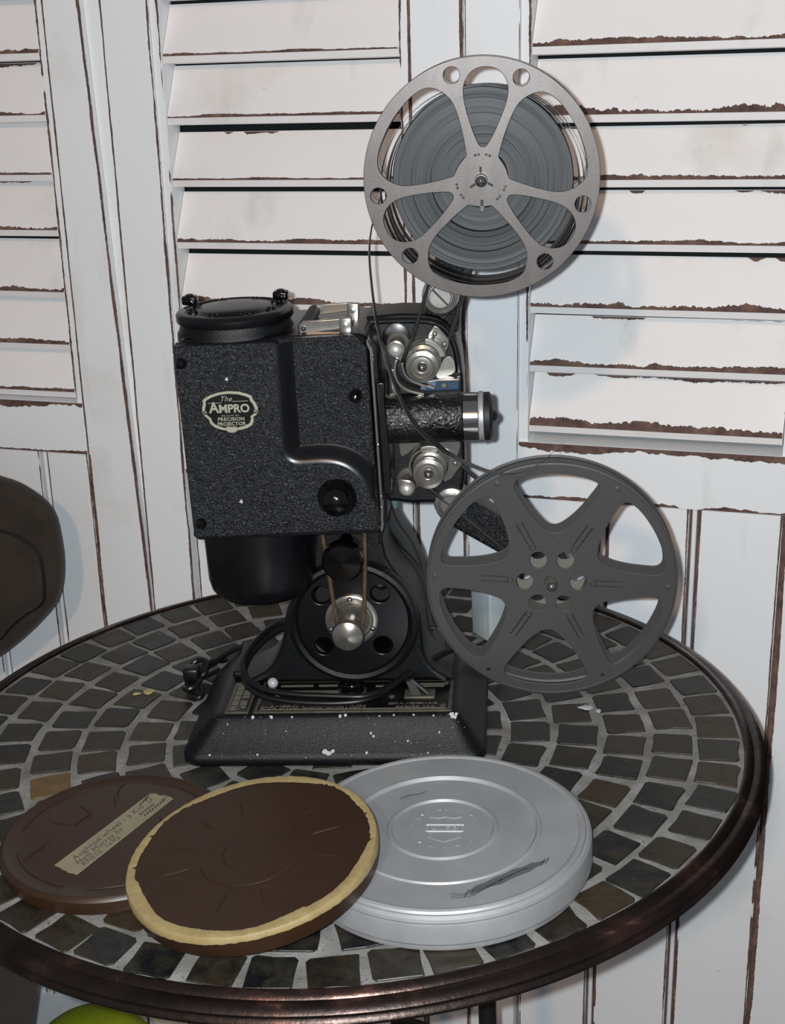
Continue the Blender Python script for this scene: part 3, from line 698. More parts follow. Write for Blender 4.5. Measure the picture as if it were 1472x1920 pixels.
# badge
bo_ = [(-17.6, 7.4), (-16.4, 8.8), (-12.5, 11), (-7, 12.8), (0, 13.6), (7, 12.9), (12.5, 11), (15, 9.6), (15.6, 7.0), (17.2, 4.6), (18.3, 1.5), (18.3, -1.5), (17, -4.2), (14.9, -5.4), (15, -8.5), (13.6, -11.6), (10, -13.6), (5.5, -14.6), (3.6, -14.8), (2.6, -16), (0, -16.6), (-2.6, -16), (-3.6, -14.8), (-7, -14.2), (-11.4, -12.2), (-13.8, -9.6), (-14.6, -6.4), (-17, -4), (-18.3, -1.5), (-18.4, 1.8), (-17.4, 5)]
BC = (-48.2, 256.6)
sc_ = lambda lp, k: [(BC[0] + x * k[0], BC[1] + y * k[1]) for x, y in lp]
m = F(); m.flat([sc_(bo_, (1, .93))], 57.5, 59.5, .25, 2); bd = pp('badge', m, 'cream')
inn_ = [(x * .885, (y + .2) * .86) for x, y in bo_]; inn_[18:23] = [(4, -12.9), (2.2, -12.2), (0, -12), (-2.2, -12.2), (-4, -12.9)]
m = F(); m.flat([sc_(inn_, (1, .93))], 59.4, 59.75, 0); m.build('badge_field', 'badgeblack', bd)
def btext(body, size, du, dv, weight=0.0, shear=0.0, space=1.0, sx=1.0, sy=1.0):
    m = F(); m.text(body, size, lambda x, y, z: (BC[0] + du + x * sx, BC[1] + dv + y * sy, 59.7 + z), .3, weight, shear, space); m.build('lettering', 'cream', bd, smooth=False)
btext('The', 4.9, -2.2, 7.6, -.02, .35, 1.05); btext('A', 9.6, -10.4, 1.7, .22, 0, 1, .95, 1.05); btext('MPRO', 7.0, 2.9, .9, .22, 0, 1.0, 1.07, 1.08)
btext('REG. U.S. PAT. OFF.', 1.25, 0, -3.55, 0, 0, 1.1); btext('PRECISION', 3.3, .3, -6.0, .07, 0, 1.12); btext('PROJECTOR', 3.3, .3, -9.2, .07, 0, 1.06)
m = F(); m.box(BC[0] - 14, BC[0] - 5, BC[1] + 5.0, BC[1] + 5.3, 59.7, 60); m.box(BC[0] + 2, BC[0] + 12.5, BC[1] + 5.8, BC[1] + 6.1, 59.7, 60); m.box(BC[0] - 4, BC[0] - 1, BC[1] - 11.3, BC[1] - 11, 59.7, 60); m.box(BC[0] + 1, BC[0] + 4, BC[1] - 11.3, BC[1] - 11, 59.7, 60)
m.build('badge_rule', 'cream', bd, smooth=False)
for du in (-16.4, 16.4):
    m = F(); m.ball((BC[0] + du, BC[1] - 1.2, 59.6), 1.5, 12, (1, 1, .6)); m.build('badge_rivet', 'brass', bd)
# chimney and its vented cap
CH = (-48.5, 0, 13.5)
m = F(); m.lathe([(39.4, 296), (39.2, 300), (37.8, 302.4), (37.0, 305), (36.6, 306), (36.6, 308.5)], CH, 1, 64); pp('chimney', m, 'japan')
m = F(); m.lathe([(35, 307.2), (38.4, 307.6), (39.2, 308.8), (39.2, 312.4), (38.2, 313.8), (36, 314.6), (33.4, 315), (32.6, 314.2), (31.5, 313.8), (27, 314), (25, 315.4), (12, 316.2), (0, 316.4)], CH, 1, 64); cp = pp('chimney_cap', m, 'black')
for k in range(8):
    a = 45 * k + 20; m = F(); cx_, cz_ = CH[0] + 28 * cos(R(a)), CH[2] + 28 * sin(R(a))
    m.lathe([(3.6, 313), (3.6, 315.2), (2.8, 315.6), (2.8, 314.2), (0, 314.2)], (cx_, 0, cz_), 1, 14); m.build('vent_boss', 'black', cp)
for u, w in ((-82, -4), (-20.5, -10)):
    m = F(); m.bbox(u - 5.2, u + 5.2, 314.2, 320.4, w - 4.5, w + 4.5, 1.8); m.lathe([(2.6, 320), (2.6, 321.2), (0, 321.8)], (u, 0, w), 1, 12); pp('cap_nut', m, 'knob')
# lower drum
m = F(); m.lathe([(0, 110.5), (26, 110.5), (33, 112.5), (37, 117), (38.7, 124), (39, 150), (39, 171)], (-45.2, 0, 13), 1, 64); pp('lamp_drum', m, 'black')
m = F(); m.lathe([(2.6, 107), (2.6, 111)], (-43, 0, 30), 1, 12); pp('drum_pin', m, 'steelm')
# carrying handle
m = F(); m.flat([[(-2.5, 300.6), (-2.5, 306), (0, 308), (28, 309), (30.5, 307), (30.5, 302.8), (3, 300.2), (0, 299)]], 33, 35.4, .5, 2); pp('handle_link', m, 'chrome')
m = F(); m.flat([[(-2, 301.6), (-2, 307), (0, 309), (27, 310), (29, 308), (29, 304.5), (3, 302), (0, 301)]], -14, -11.6, .5, 2); pp('handle_link', m, 'chrome')
m = F(); m.tube([(0.2, 303.6, 33), (1.2, 305.0, -12)], 4.2, 16); pp('handle_grip', m, 'matt')
m = F(); m.ball((0.3, 303.4, 35.6), 1.9, 12); pp('handle_rivet', m, 'chrome2')
for w in (35.8, -11.2):
    m = F(); m.bbox(24, 32, 297.5, 309.5, w - 3.4, w + .9, .8); br = pp('handle_bracket', m, 'chrome'); 
    m = F(); m.lathe([(2.2, w + .9), (2.2, w + 2.4), (0, w + 2.8)], (28, 305, 0), 2, 12); m.build('bracket_screw', 'steelm', br)
m = F(); m.bbox(22, 31, 300, 304, 12, 24, 1.5); pp('handle_catch', m, 'chrome')
# gate door edge and film gate
m = F(); m.flat([[(42.4, 297), (45.2, 290), (45.8, 235), (46.2, 185), (45.0, 165), (43.6, 165), (44.6, 185), (44.2, 235), (43.4, 289), (41, 296)]], 30, 45, .4, 1); pp('gate_edge', m, 'chrome')
m = F(); m.flat([[(39.6, 301), (43.6, 295), (46.8, 290), (47.6, 168), (44, 158), (42, 150), (40, 150), (42, 168)]], 2, 31, .6, 2); pp('gate_door', m, 'black')
for v in (286, 283, 226, 190, 182, 170):
    m = F(); m.ball((45.4, v, 44.6), 1.15, 10); pp('gate_pin', m, 'chrome2')
m = F(); m.flat([[(46.5, 267), (51.5, 267), (51.2, 256), (52.6, 220), (52.2, 190), (47.2, 190)]], 4, 42, .8, 2); pp('lens_mount', m, 'black')
m = F(); m.lathe([(5, 44), (5, 47.8)], (0, 240, 24), 0, 20); pp('aperture_ring', m, 'chrome')
# main casting with sprockets
cast = [(38, 302), (60, 303.4), (76, 302.6), (86, 300), (93, 295), (97.5, 287), (100.5, 272), (101.6, 255), (101, 220), (100.4, 187), (98, 176), (92.5, 170), (85, 168), (60, 168.4), (50, 170), (44, 170), (38, 172)]
m = F(); m.flat([cast], -40, 0, 3, 4); pp('mechanism_casting', m, 'japan')
m = F(); m.tube(smooth_path([(40, 299, .4), (72, 299, .4), (86, 296.5, .4), (94, 289, .4), (98, 276, .4), (99, 262, .4)], 2), 2.2, 10); pp('casting_bead', m, 'black')
def sprocket(c, r, keeper_ang):
    u, v = c
    m = F(); m.lathe([(12.6, -1), (12.6, 4), (11, 5.5), (11, 8), (9.4, 9), (9.4, 14), (11.4, 15.5), (11.8, 17), (11.4, 18.5), (9, 19.5), (9, 27), (10.6, 28.5)], (u, v, 0), 2, 48); s_ = pp('sprocket', m, 'chrome')
    m = F(); m.lathe([(10.4, 28), (r, 29), (r + .3, 31), (r, 33), (r - 2.6, 33.6), (r - 3.1, 32.6), (r - 3.6, 32.6), (r - 4.0, 33.2), (r - 5.5, 33.4), (4.0, 33.4), (4.0, 32.6), (0, 32.6)], (u, v, 0), 2, 48); m.build('sprocket_cap', 'chrome', s_)
    m = F(); m.ball((u, v, 33), 3.3, 16); m.build('cap_stud', 'chrome2', s_)
sprocket((76.1, 274.4), 10.6, 45); sprocket((77, 200.6), 10.4, -30)
m = F(); m.flat([[(84, 297), (86.5, 296), (93, 287.5), (93.4, 284), (90.5, 276.5), (86.5, 283.5), (78.3, 289.2)]], 9, 11.5, .5, 2); kp = pp('film_keeper', m, 'chrome')
for u, v in ((84.2, 291.4), (90.4, 284.2)):
    m = F(); m.ball((u, v, 11.8), 1.9, 12, (1, 1, .7)); m.build('keeper_screw', 'steelm', kp)
m = F(); a0 = [polar(11.5, a, (76.1, 276)) for a in range(10, 86, 8)]; a1 = [polar(15.5, a, (76.1, 276)) for a in range(10, 86, 8)][::-1]
m.flat([a0 + a1], 12, 24, .6, 2); m.build('keeper_shoe', 'steelm', kp)
for (u, v, du, dv) in ((58.5, 283.8, 3, -8), (60.9, 186.6, -5.5, 6.5)):
    m = F(); m.lathe([(8.2, -1), (8.2, 1.5), (6.2, 3), (5.2, 4), (5.2, 18)], (u, v, 0), 2, 32); st = pp('roller_post', m, 'steelm')
    tri = [polar(6.0, a, (u, v)) for a in range(int(math.degrees(atan2(dv, du))) + 60, int(math.degrees(atan2(dv, du))) + 301, 12)] + [(u + du, v + dv)]
    m = F(); m.flat([tri], 17.5, 20, .5, 2); m.build('roller_bracket', 'chrome', st)
    m = F(); m.lathe([(4.7, 20), (4.9, 22), (4.2, 24), (2.4, 25.3), (0, 25.8)], (u, v, 0), 2, 32); m.build('roller_cap', 'satin', st)
m = F(); m.lathe([(9.5, -1), (9.5, 1.4), (8, 2)], (57.6, 288, 0), 2, 32); pp('post_flange', m, 'black')
# guides and brackets
def bent(path, th, w0, w1):
    P = [Vector((x, y)) for x, y in smooth_path(path, 2)]; l = []; r_ = []
    for i, p in enumerate(P):
        t = (P[min(i + 1, len(P) - 1)] - P[max(i - 1, 0)]).normalized(); n = Vector((-t.y, t.x)) * th / 2; l.append(tuple(p + n)); r_.append(tuple(p - n))
    m = F(); m.flat([l + r_[::-1]], w0, w1, .2, 1); return m
pp('film_guide', bent([(58.5, 277), (56.8, 270), (59, 262), (65, 256.5), (76, 253.6)], 1.5, 8, 26), 'chrome')
pp('film_guide', bent([(62, 274), (63, 267), (67, 262), (75, 258.4), (83, 256)], 1.3, 8, 20), 'chrome')
pp('film_guide', bent([(54.5, 268), (54.3, 259), (55.5, 251)], 2.6, 4, 12), 'chrome')
pp('film_guide', bent([(64.5, 196), (63.4, 204), (66.5, 211), (74, 214.6), (80, 214)], 1.5, 6, 22), 'chrome')
m = F(); m.flat([[(73, 252.4), (98.6, 252.8), (98.8, 260), (73, 259.5)]], 2, 12, .5, 2); bl = pp('blue_bracket', m, 'blue')
m = F(); m.lathe([(2.2, 12), (2.2, 13.2), (1.6, 13.8), (0, 13.8)], (89, 256.4, 0), 2, 14); m.build('bracket_screw', 'brass', bl)
m = F(); m.bbox(72, 99.6, 259.4, 261, 2, 15, .4); pp('bracket_strip', m, 'chrome')
m = F(); m.flat([chaikin([(80, 260), (97, 261), (96.5, 271), (94, 274.4), (90, 274.4), (86, 268)], 2)], 3, 5.5, .4, 2); pp('release_flap', m, 'steelm')
m = F(); m.flat([[(55.5, 217), (97.5, 217), (98, 210), (96, 204), (93, 203), (88, 206), (84, 211), (76, 213.4), (68, 211.5), (62, 206.5), (57.5, 204), (55.8, 206)]], 1, 4, .5, 2); pp('lower_bracket', m, 'chrome')
m = F(); m.flat([[(86, 211), (92.5, 207), (98, 199.5), (98, 197), (91, 187.5), (86, 185), (84.5, 188), (88.6, 194), (89.5, 202)]], 1, 5, .5, 2); lk = pp('film_keeper', m, 'chrome')
m = F(); m.ball((94, 199, 5.4), 2.0, 12, (1, 1, .7)); m.build('keeper_screw', 'steelm', lk)
m = F(); a0 = [polar(11.3, a, (77, 201)) for a in range(62, 118, 7)]; a1 = [polar(16, a, (77, 201)) for a in range(62, 118, 7)][::-1]; m.flat([a0 + a1], 10, 22, .5, 2); m.build('keeper_shoe', 'steelm', lk)
# lens
m = F(); m.lathe([(14, 48), (16.6, 50), (16.6, 100.6), (16, 101.6)], (0, 237.4, 24), 0, 56); pp('lens_barrel', m, m_crackle('crackle_black_barrel', 480, .0007, (.0025, .0025, .003), (.006, .0065, .008), .16, .7) )
m = F(); m.lathe([(14.8, 101.4), (16.2, 102), (16.2, 111.4), (15, 112)], (0, 237.4, 24), 0, 56); pp('lens_collar', m, 'chrome2')
m = F(); m.lathe([(15, 111.6), (16.5, 112), (16.7, 112.8), (16.7, 115), (15.6, 115.6)], (0, 237.4, 24), 0, 56); pp('lens_ring', m, 'alu')
m = F(); m.lathe([(15.6, 115.4), (16.1, 115.8), (16.1, 119.2), (13.6, 121.0), (5, 121.2), (4.2, 121.6), (2.8, 123.2), (1.4, 124.2), (0, 124.4)], (0, 237.4, 24), 0, 56); pp('lens_cap', m, 'matt')
# reel arms with pivots
m = F(); m.flat([chaikin([(76, 298), (79, 312), (82, 330), (104, 372), (109, 396), (114, 402), (122, 402), (127, 396), (126, 386), (108, 338), (103, 322), (101, 296), (98, 284)], 2)], -30, -6, 3, 3); pp('upper_arm', m, 'crackle')
m = F(); m.flat([chaikin([(79, 168), (77, 160), (82, 152), (90, 146), (150, 108), (160, 106), (168, 112), (168, 122), (160, 130), (101, 168), (94, 178), (82, 178)], 2)], -32, -8, 3, 3); pp('lower_arm', m, 'crackle')
for (u, v, a) in ((88.4, 314.4, -48), (90, 167.6, -35)):
    m = F(); m.lathe([(12.6, -8), (12.6, -2), (11.6, 2), (8.8, 3), (8.2, 2), (7.6, 2), (7.6, 4.6), (7, 5.2), (0, 5.2)], (u, v, 0), 2, 40); pv = pp('arm_pivot', m, 'steelm')
    ca, sa = cos(R(a)), sin(R(a)); q = [(u + ca * l - sa * t, v + sa * l + ca * t) for l, t in ((-7.2, -.7), (7.2, -.7), (7.2, .7), (-7.2, .7))]
    m = F(); m.flat([q], 5.0, 5.4, 0); m.build('screw_slot', 'dent', pv, smooth=False)
UPC = (118.5, 392.3); LOC = (158, 118.6)
for c in (UPC, LOC):
    m = F(); m.lathe([(9, -8), (9, 2), (5, 4), (4, 6), (4, 33), (3.6, 34)], (*c, 0), 2, 32); sp_ = pp('reel_spindle', m, 'chrome')
    m = F(); m.ball((c[0], c[1], 36.6), 3.6, 16); m.build('spindle_ball', 'chrome2', sp_)
    m = F(); m.lathe([(13, -6), (13, -4), (11.4, -2.4), (11.4, -1), (13, .6), (13, 3)], (*c, 0), 2, 40); pp('belt_pulley', m, 'matt')
m = F(); m.tube([(62.4, 270, 4), (107.5, 396, -1.7)], 1.4, 8); pp('spring_belt', m, 'spring')
m = F(); m.tube([(87.5, 270, 4), (130, 389, -1.7)], 1.4, 8); pp('spring_belt', m, 'spring')
m = F(); m.tube([(66, 189, 4), (151, 108, -1.7)], 1.4, 8); pp('spring_belt', m, 'spring')
m = F(); m.tube([(84.5, 210, 4), (165, 129, -1.7)], 1.4, 8); pp('spring_belt', m, 'spring')

# ================================================================ FILM REELS (own frames, centred on the hub)
def reel_root(c, label):
    mat = PMAT @ Matrix.Translation(fm(c[0], c[1], 0))
    return empty('film_reel', None, 0, label, 'reel', mat=mat)
# --- upper reel with film
ur = reel_root(UPC, 'worn steel film reel full of dark film above the projector lens')
def wide_open(ca, half):
    q = []
    L_ = lambda r, off: math.degrees(math.asin(min(1, off / r)))
    side = [(18.5, half - L_(18.5, 4.6)), (30, half - L_(30, 3.3)), (42, half - L_(42, 3.0)), (52, half - L_(52, 4.2)), (60, half - L_(60, 9.5)), (65.2, half - L_(65.2, 16)), (66.6, half - L_(66.6, 24))]
    q = [polar(r, ca + a) for r, a in side] + [polar(66.6, ca + a) for a in (half * .3, 0, -half * .3)] + [polar(r, ca - a) for r, a in side[::-1]]
    q += [polar(17.4, ca - half * .6), polar(17.0, ca), polar(17.4, ca + half * .6)]
    return chaikin(q, 3)
def narrow_open(ca, half):
    L_ = lambda r, off: math.degrees(math.asin(min(1, off / r)))
    side = [(20.5, half - L_(20.5, 4.6)), (30, half - L_(30, 3.2)), (42, half - L_(42, 2.9)), (50, half - L_(50, 3.2)), (57, half - L_(57, 4.8)), (63, half - L_(63, 9)), (67, half - L_(67, 15))]
    q = [polar(r, ca + a) for r, a in side] + [polar(68, ca)] + [polar(r, ca - a) for r, a in side[::-1]] + [polar(20.2, ca)]
    return chaikin(q, 3)
loops = [circle(0, 0, 74.2, 128)]
for k in range(3):
    c0 = 85.3 + 120 * k; loops.append(narrow_open(c0, 19)); loops.append(wide_open(c0 + 60, 41))
    for sgn in (-1, 1): loops.append(circle(*polar(65.6, c0 + sgn * 19), 5.0, 28))
loops.append([(-1.3, -20), (1.3, -20), (1.3, -12), (-1.3, -12)])
m = F(); m.flat(loops, 27.2, 28.4, .35, 2); upf = m.build('flange', 'steel', ur)
m = F(); m.flat(loops, 10.4, 11.6, .35, 2); m.build('flange', 'steel', ur)
m = F()
for k in range(3):
    for da in (-17, -9, 9, 17):
        a = 85.3 + 120 * k + da; x, y = polar(15.6, a); m.ball((x, y, 28.4), .8, 8, (1.1, 1.1, .4))
m.build('rivet_marks', 'chrome2', upf)
m = F()
for a in (92, 212, 332): x0, y0 = polar(4.5, a); x1, y1 = polar(8.2, a); m.tube([(x0, y0, 29), (x1, y1, 28.8)], .7, 8)
m.build('lock_prongs', 'chrome2', upf)
m = F(); m.lathe([(17, 12), (17, 27)], (0, 0, 0), 2, 48); m.build('core', 'matt', ur)
# the wound film: stepped rings, as the pack has slipped
prof = [(17.5, 12.4)]; rg = random.Random(12); r0 = 17.5; zz = [22.5, 19.0, 14.0, 22.4, 24.8, 20.6, 25.4, 22.4, 25.2, 22.0]
rads = [22, 27.5, 33.0, 36, 41, 45, 50, 53, 56.4]
for i, r in enumerate(rads): prof += [(r0 + .02, zz[i]), (r, zz[i] + rg.uniform(-.3, .3))]; r0 = r
prof += [(57, 23.4), (57, 12.4)]
m = F(); m.lathe(prof, (.8, -.6, 0), 2, 96, False); m.build('film_roll', 'film', ur, angle=30)
for i, (dx, dy, r) in enumerate(((1.6, -3.2, 59.6), (.6, -4.6, 61.0), (2.2, -5.4, 62.2), (-1.2, -6.2, 63.2), (3.0, -7.0, 64.2))):
    m = F(); rgl = random.Random(i); ws = .15
    prof_ = [(r - .12, 12.5), (r + .12, 12.5), (r + .12, 26.3 - .3 * i), (r - .12, 26.3 - .3 * i)]
    m.ring(prof_, (dx, dy, 0), 2, 96); m.build('loose_coil', 'strip', ur)
# --- lower take-up reel, empty
lr = reel_root(LOC, 'grey painted empty take-up reel at right of the projector')
OFF = -2.2
def low_open(ca):
    q = [(78.6, 0), (78.6, 9), (78.6, 16), (77.6, 21.5), (73, 23.5), (66, 22.6), (56, 20.6), (48, 17.4), (41, 12), (37, 6)]
    return chaikin([polar(r, ca + a) for r, a in q] + [polar(36, ca)] + [polar(r, ca - a) for r, a in q[:0:-1]], 3)
def slot(r0, r1, a, wd, off):
    ca, sa = cos(R(a)), sin(R(a)); return [(ca * l - sa * t, sa * l + ca * t) for l, t in ((r0, off - wd / 2), (r1, off - wd / 2), (r1, off + wd / 2), (r0, off + wd / 2))]
def low_loops(detail):
    L_ = [circle(0, 0, 84.6, 144)] + [low_open(28 + OFF + 60 * k) for k in range(6)]
    for k in range(6):
        L_.append(circle(*polar(18.4, 60 * k + OFF), 5.9, 32))
        a = 60 * k + OFF - 2
        if detail:
            L_ += [slot(29, 48, a, .8, 1.9), slot(29, 48, a, .8, -1.9)]
            if k in (4, 5): L_.append(circle(*polar(80.2, a), 1.4, 14))
    L_.append(circle(0, 0, 4.6, 24)); return L_
m = F(); m.flat(low_loops(True), 27.4, 28.4, .3, 1); lf = m.build('flange', 'greyreel', lr)
m = F(); m.ring([(83.4, 27.6), (84.8, 28.7), (86.2, 28.4), (86.4, 27.2), (85, 26.6)], (0, 0, 0), 2, 144); m.build('rolled_edge', 'greyreel', lf)
m = F(); m.flat(low_loops(False), 10.2, 11.2, .3, 1); bf = m.build('flange', 'greyreel', lr)
m = F(); m.ring([(83.4, 11), (84.8, 9.9), (86.2, 10.2), (86.4, 11.4), (85, 12)], (0, 0, 0), 2, 144); m.build('rolled_edge', 'greyreel', bf)
m = F(); m.ring([(24.6, 11.2), (25.2, 11.2), (25.2, 27.4), (24.6, 27.4)], (0, 0, 0), 2, 64); m.build('hub', 'olive', lr)
m = F(); m.flat([circle(0, 0, 24.4, 48)] + [circle(*polar(18.4, 60 * k + OFF), 6.1, 28) for k in range(6)] + [circle(0, 0, 4.8, 20)], 11.25, 11.7, 0); m.build('hub_liner', 'olive', lr)
for k in range(6):
    a = 60 * k + OFF - 2
    if k < 4:
        x, y = polar(80.2, a); m = F(); m.lathe([(2.0, 28.3), (2.0, 28.7), (1.5, 28.9), (0, 28.9)], (x, y, 0), 2, 16); m.build('rivet', 'greyreel', lf)
    x, y = polar(27.6, a + 30); m = F(); q = [(x + 2.4 * cos(t) * cos(R(a + 120)) - 1.2 * sin(t) * sin(R(a + 120)), y + 2.4 * cos(t) * sin(R(a + 120)) + 1.2 * sin(t) * cos(R(a + 120))) for t in [2 * pi * i / 16 for i in range(16)]]
    m.flat([q], 28.3, 28.8, .2, 1); m.build('embossed_mark', 'greyreel', lf)
    x, y = polar(28.4, a); m = F(); m.ring([(1.3, 28.3), (1.9, 28.8), (2.5, 28.3)], (x, y, 0), 2, 16); m.build('slot_end', 'greyreel', lf)
m = F(); m.text('400 FT', 3.0, lambda x, y, z: (60 + x * .8 - y * .55, 58 - x * .62 - y * .8, 28.35 + z), .25); m.build('stamped_text', 'greyreel', lf, smooth=False)

# ================================================================ LOOSE FILM STRAND
pts = [(53.5, 383, 19), (48.5, 370, 24), (45, 352, 29), (46.2, 326, 33), (48.6, 303.4, 38), (52.6, 286.6, 43), (59.5, 264.6, 48), (69, 242, 50.5), (84.5, 225.4, 50), (101.4, 212.4, 46), (118.9, 203.0, 40), (132, 199.6, 36), (140, 200.4, 35.6), (147.2, 204.2, 36), (158, 212.2, 36), (167.5, 221.2, 35)]
P = [Vector(p) for p in smooth_path(pts, 3)]
m = F(); hw = 6.4; L_ = 0
for i, p in enumerate(P):
    t = (P[min(i + 1, len(P) - 1)] - P[max(i - 1, 0)]).normalized(); n = Vector((-t.y, t.x, 0)).normalized()
    wdir = (Vector((0, 0, 1)) - t * t.z).normalized()
    if i: L_ += (p - P[i - 1]).length
    f = i / len(P); tw = .0 if f < .5 else min(.25, (f - .5) * 1.2)
    wd = (wdir * cos(tw) + n * sin(tw)); nn_ = t.cross(wd)
    hh = hw * (1 if f < .96 else .45)
    o = m.add([tuple(p + wd * hh + nn_ * .14), tuple(p - wd * hh + nn_ * .14), tuple(p - wd * hh - nn_ * .14), tuple(p + wd * hh - nn_ * .14)], [])
    for k in range(4): m.uv[o + k] = (L_ * .1, (k in (0, 3)) * 1.0)
    if i:
        for k in range(4): m.f.append([o - 4 + k, o - 4 + (k + 1) % 4, o + (k + 1) % 4, o + k]); m.mi.append(0)
base = PMAT @ fm(141, 201, 29)
st = m.build('film_strand', 'strip'); st.matrix_world = PMAT
st['label'] = 'loose dark film end hanging from upper reel across to lower reel'; st['category'] = 'film'

# ================================================================ POWER CORD
loop = [(70, 52, -44), (40, 62, -42), (-24, 60, -42), (-40, 60, -34), (-54, 58, -20), (-66, 50, 2), (-66, 44, 22), (-54, 38, 36), (-28, 36.4, 44.5), (8, 36.4, 47.5), (30, 37, 43), (52, 42, 18), (72, 47, -2), (92, 48, -22), (112, 20, -50), (122, 6, -80)]
m = F(); m.tube(smooth_path(loop, 3), 2.3, 12); cordp = m.build('power_cord', 'rubber', pj)
loop2 = [(u * .985 - 1.5, v + 4.2, w - 3.5) for u, v, w in loop[3:10]] + [(28, 40, 45), (44, 40, 26), (58, 46, 10), (60, 52, -40)]
m = F(); m.tube(smooth_path([(-6, 62, -44)] + loop2, 3), 2.2, 12); m.build('power_cord', 'rubber', pj)
rg = random.Random(5); tang = [(-62, 33, -60), (-78, 34, -58), (-92, 28, -60), (-108, 14, -66), (-118, 8, -70), (-124, 5, -60), (-120, 10, -48), (-110, 14, -50), (-112, 20, -62), (-122, 18, -66), (-128, 10, -54), (-121, 4, -34), (-112, 3, -26), (-110, 6, -34), (-118, 12, -46), (-112, 16, -56)]
m = F(); m.tube(smooth_path(tang, 3), 2.3, 10); m.build('cord_tangle', 'rubber', cordp)
tang2 = [(-106, 4, -76), (-119, 3, -62), (-128, 4, -46), (-123, 9, -30), (-113, 10, -38), (-117, 14, -54), (-110, 17, -66), (-100, 12, -78)]
m = F(); m.tube(smooth_path(tang2, 3), 2.3, 10); m.build('cord_tangle', 'rubber', cordp)
m = F(); m.bbox(-127, -114, 10, 22, -52, -40, 3); m.build('cord_plug', 'rubber', cordp)

# ================================================================ WHITE ADAPTER BEHIND THE LOWER REEL
ad = empty('power_adapter', (.126, .150, .74), R(30), 'white plastic plug adapter on the table behind the grey reel', 'adapter')
m = MB(); m.bbox(-11, 11, -14, 14, 0, 44, 2.5); m.build('housing', 'plastic', ad)
m = MB(); m.lathe([(3, 43.6), (3, 44.6), (2, 45), (0, 45)], (0, 4, 0), n=16); m.build('indicator', 'ball', ad)
m = MB(); m.box(-11.3, 11.3, -7, -6.5, 4, 42); m.build('seam_line', 'plastic', ad, smooth=False)

# ================================================================ FILM CANS
def can_root(loc, label, mat=None): return empty('film_can', loc, 0, label, 'film can', 'film cans in front of the projector', mat=mat)
# silver can
sc0 = can_root((.0685, -.1752, .74), 'silver aluminium film can with embossed shield, right of the brown cans')
m = MB(); m.lathe([(86.5, 0), (88, .8), (88.4, 2.2), (88.4, 4.2), (87.4, 5.6), (87.4, 14)], n=128); m.build('can_base', 'alu', sc0)
m = MB(); m.lathe([(87.6, 5.2), (90.2, 5.4), (90.8, 6.6), (90.8, 17.5), (90.3, 19.5), (90.8, 20.6), (90.3, 22.4), (88.6, 23.8), (87.4, 24.0), (86.6, 25.2), (85.2, 25.9), (83.6, 25.6), (82.6, 24.8), (60.5, 24.8), (59.6, 25.8), (58.3, 25.9), (57.3, 24.8), (56.5, 23.9), (34.5, 23.9),
                       (33.2, 25.0), (31.6, 25.0), (30.4, 23.6), (0, 23.6)], n=128)
lid = m.build('can_lid', 'alu', sc0, angle=25)
sh = [(-11, 10.5), (-9, 12.3), (-5, 10.8), (0, 12.6), (5, 10.8), (9, 12.3), (11, 10.5), (9.6, 5), (9.2, 0), (11, -5), (10, -9.5), (5, -12.6), (0, -15), (-5, -12.6), (-10, -9.5), (-11, -5), (-9.2, 0), (-9.6, 5)]
rt = R(-6); rot2 = lambda x, y: (x * cos(rt) - y * sin(rt) + 1.5, x * sin(rt) + y * cos(rt))
m = MB(); m.tube([(*rot2(x, y), 23.7) for x, y in sh], .45, 8, True)
for y in (3.6, -3.6): m.tube([(*rot2(-11.5, y), 23.8), (*rot2(11.5, y), 23.8)], .75, 8)
m.build('embossed_shield', 'alu', lid)
m = MB(); m.text('ENCO', 5.4, lambda x, y, z: (*rot2(x, y), 23.6 + z), .7, .12, 0, 1.15); m.build('embossed_letters', 'alu', lid, smooth=False)
m = MB()
for a in list(range(20, 165, 9)) + list(range(205, 338, 9)):
    if rg.random() < .3: continue
    x, y = polar(20.5 + rg.uniform(-.6, .6), a + rg.uniform(-2, 2)); l_ = rg.uniform(.6, 1.5); x2, y2 = polar(20.5 + l_, a + rg.uniform(-5, 5)); m.tube([(x + 1.5, y, 23.6), (x2 + 1.5, y2, 23.6)], rg.uniform(.25, .5), 6)
m.build('embossed_ring', 'alu', lid)
def scrib(path, wd, z=24.95):
    P = [Vector(p) for p in path]; l = []; r_ = []
    for i, p in enumerate(P):
        t = (P[min(i + 1, len(P) - 1)] - P[max(i - 1, 0)]).normalized(); n = Vector((-t.y, t.x)) * wd / 2; l.append(tuple(p + n)); r_.append(tuple(p - n))
    n = len(P); m.add([(*p, z) for p in l] + [(*p, z) for p in r_] , [(i, i + 1, n + i + 1, n + i) for i in range(n - 1)])
wx = lambda x, y: (x * 1000 - 68.5, y * 1000 + 175.2)
m = MB(); rg = random.Random(2)
A_, B_ = Vector(wx(.0775, -.2455)), Vector(wx(.1285, -.2165))
P2 = []
for i in range(42):
    f = i / 41; j = (1 - f) * .6 + .3; P2.append(A_.lerp(B_, f) + Vector((rg.uniform(-.3, .3), rg.uniform(-1.3, 1.3) * j)))
scrib(P2, .55)
for k, f in ((0, .02), (1, .10), (2, .42), (3, .93), (4, .98)):
    c = A_.lerp(B_, f); scrib([c + Vector((-1.6, -4)), c + Vector((0, 0)), c + Vector((1.6, 3.4 if k != 2 else .5))], .5)
for k in range(3): scrib([A_ + Vector((-8, -4 + 2.2 * k)), A_ + Vector((4, 1.2 * k - 2.5)), A_.lerp(B_, .35 + .2 * k) + Vector((0, k - 1.5))], .5)
m.build('pencil_scribble', 'graphite', lid, smooth=False)
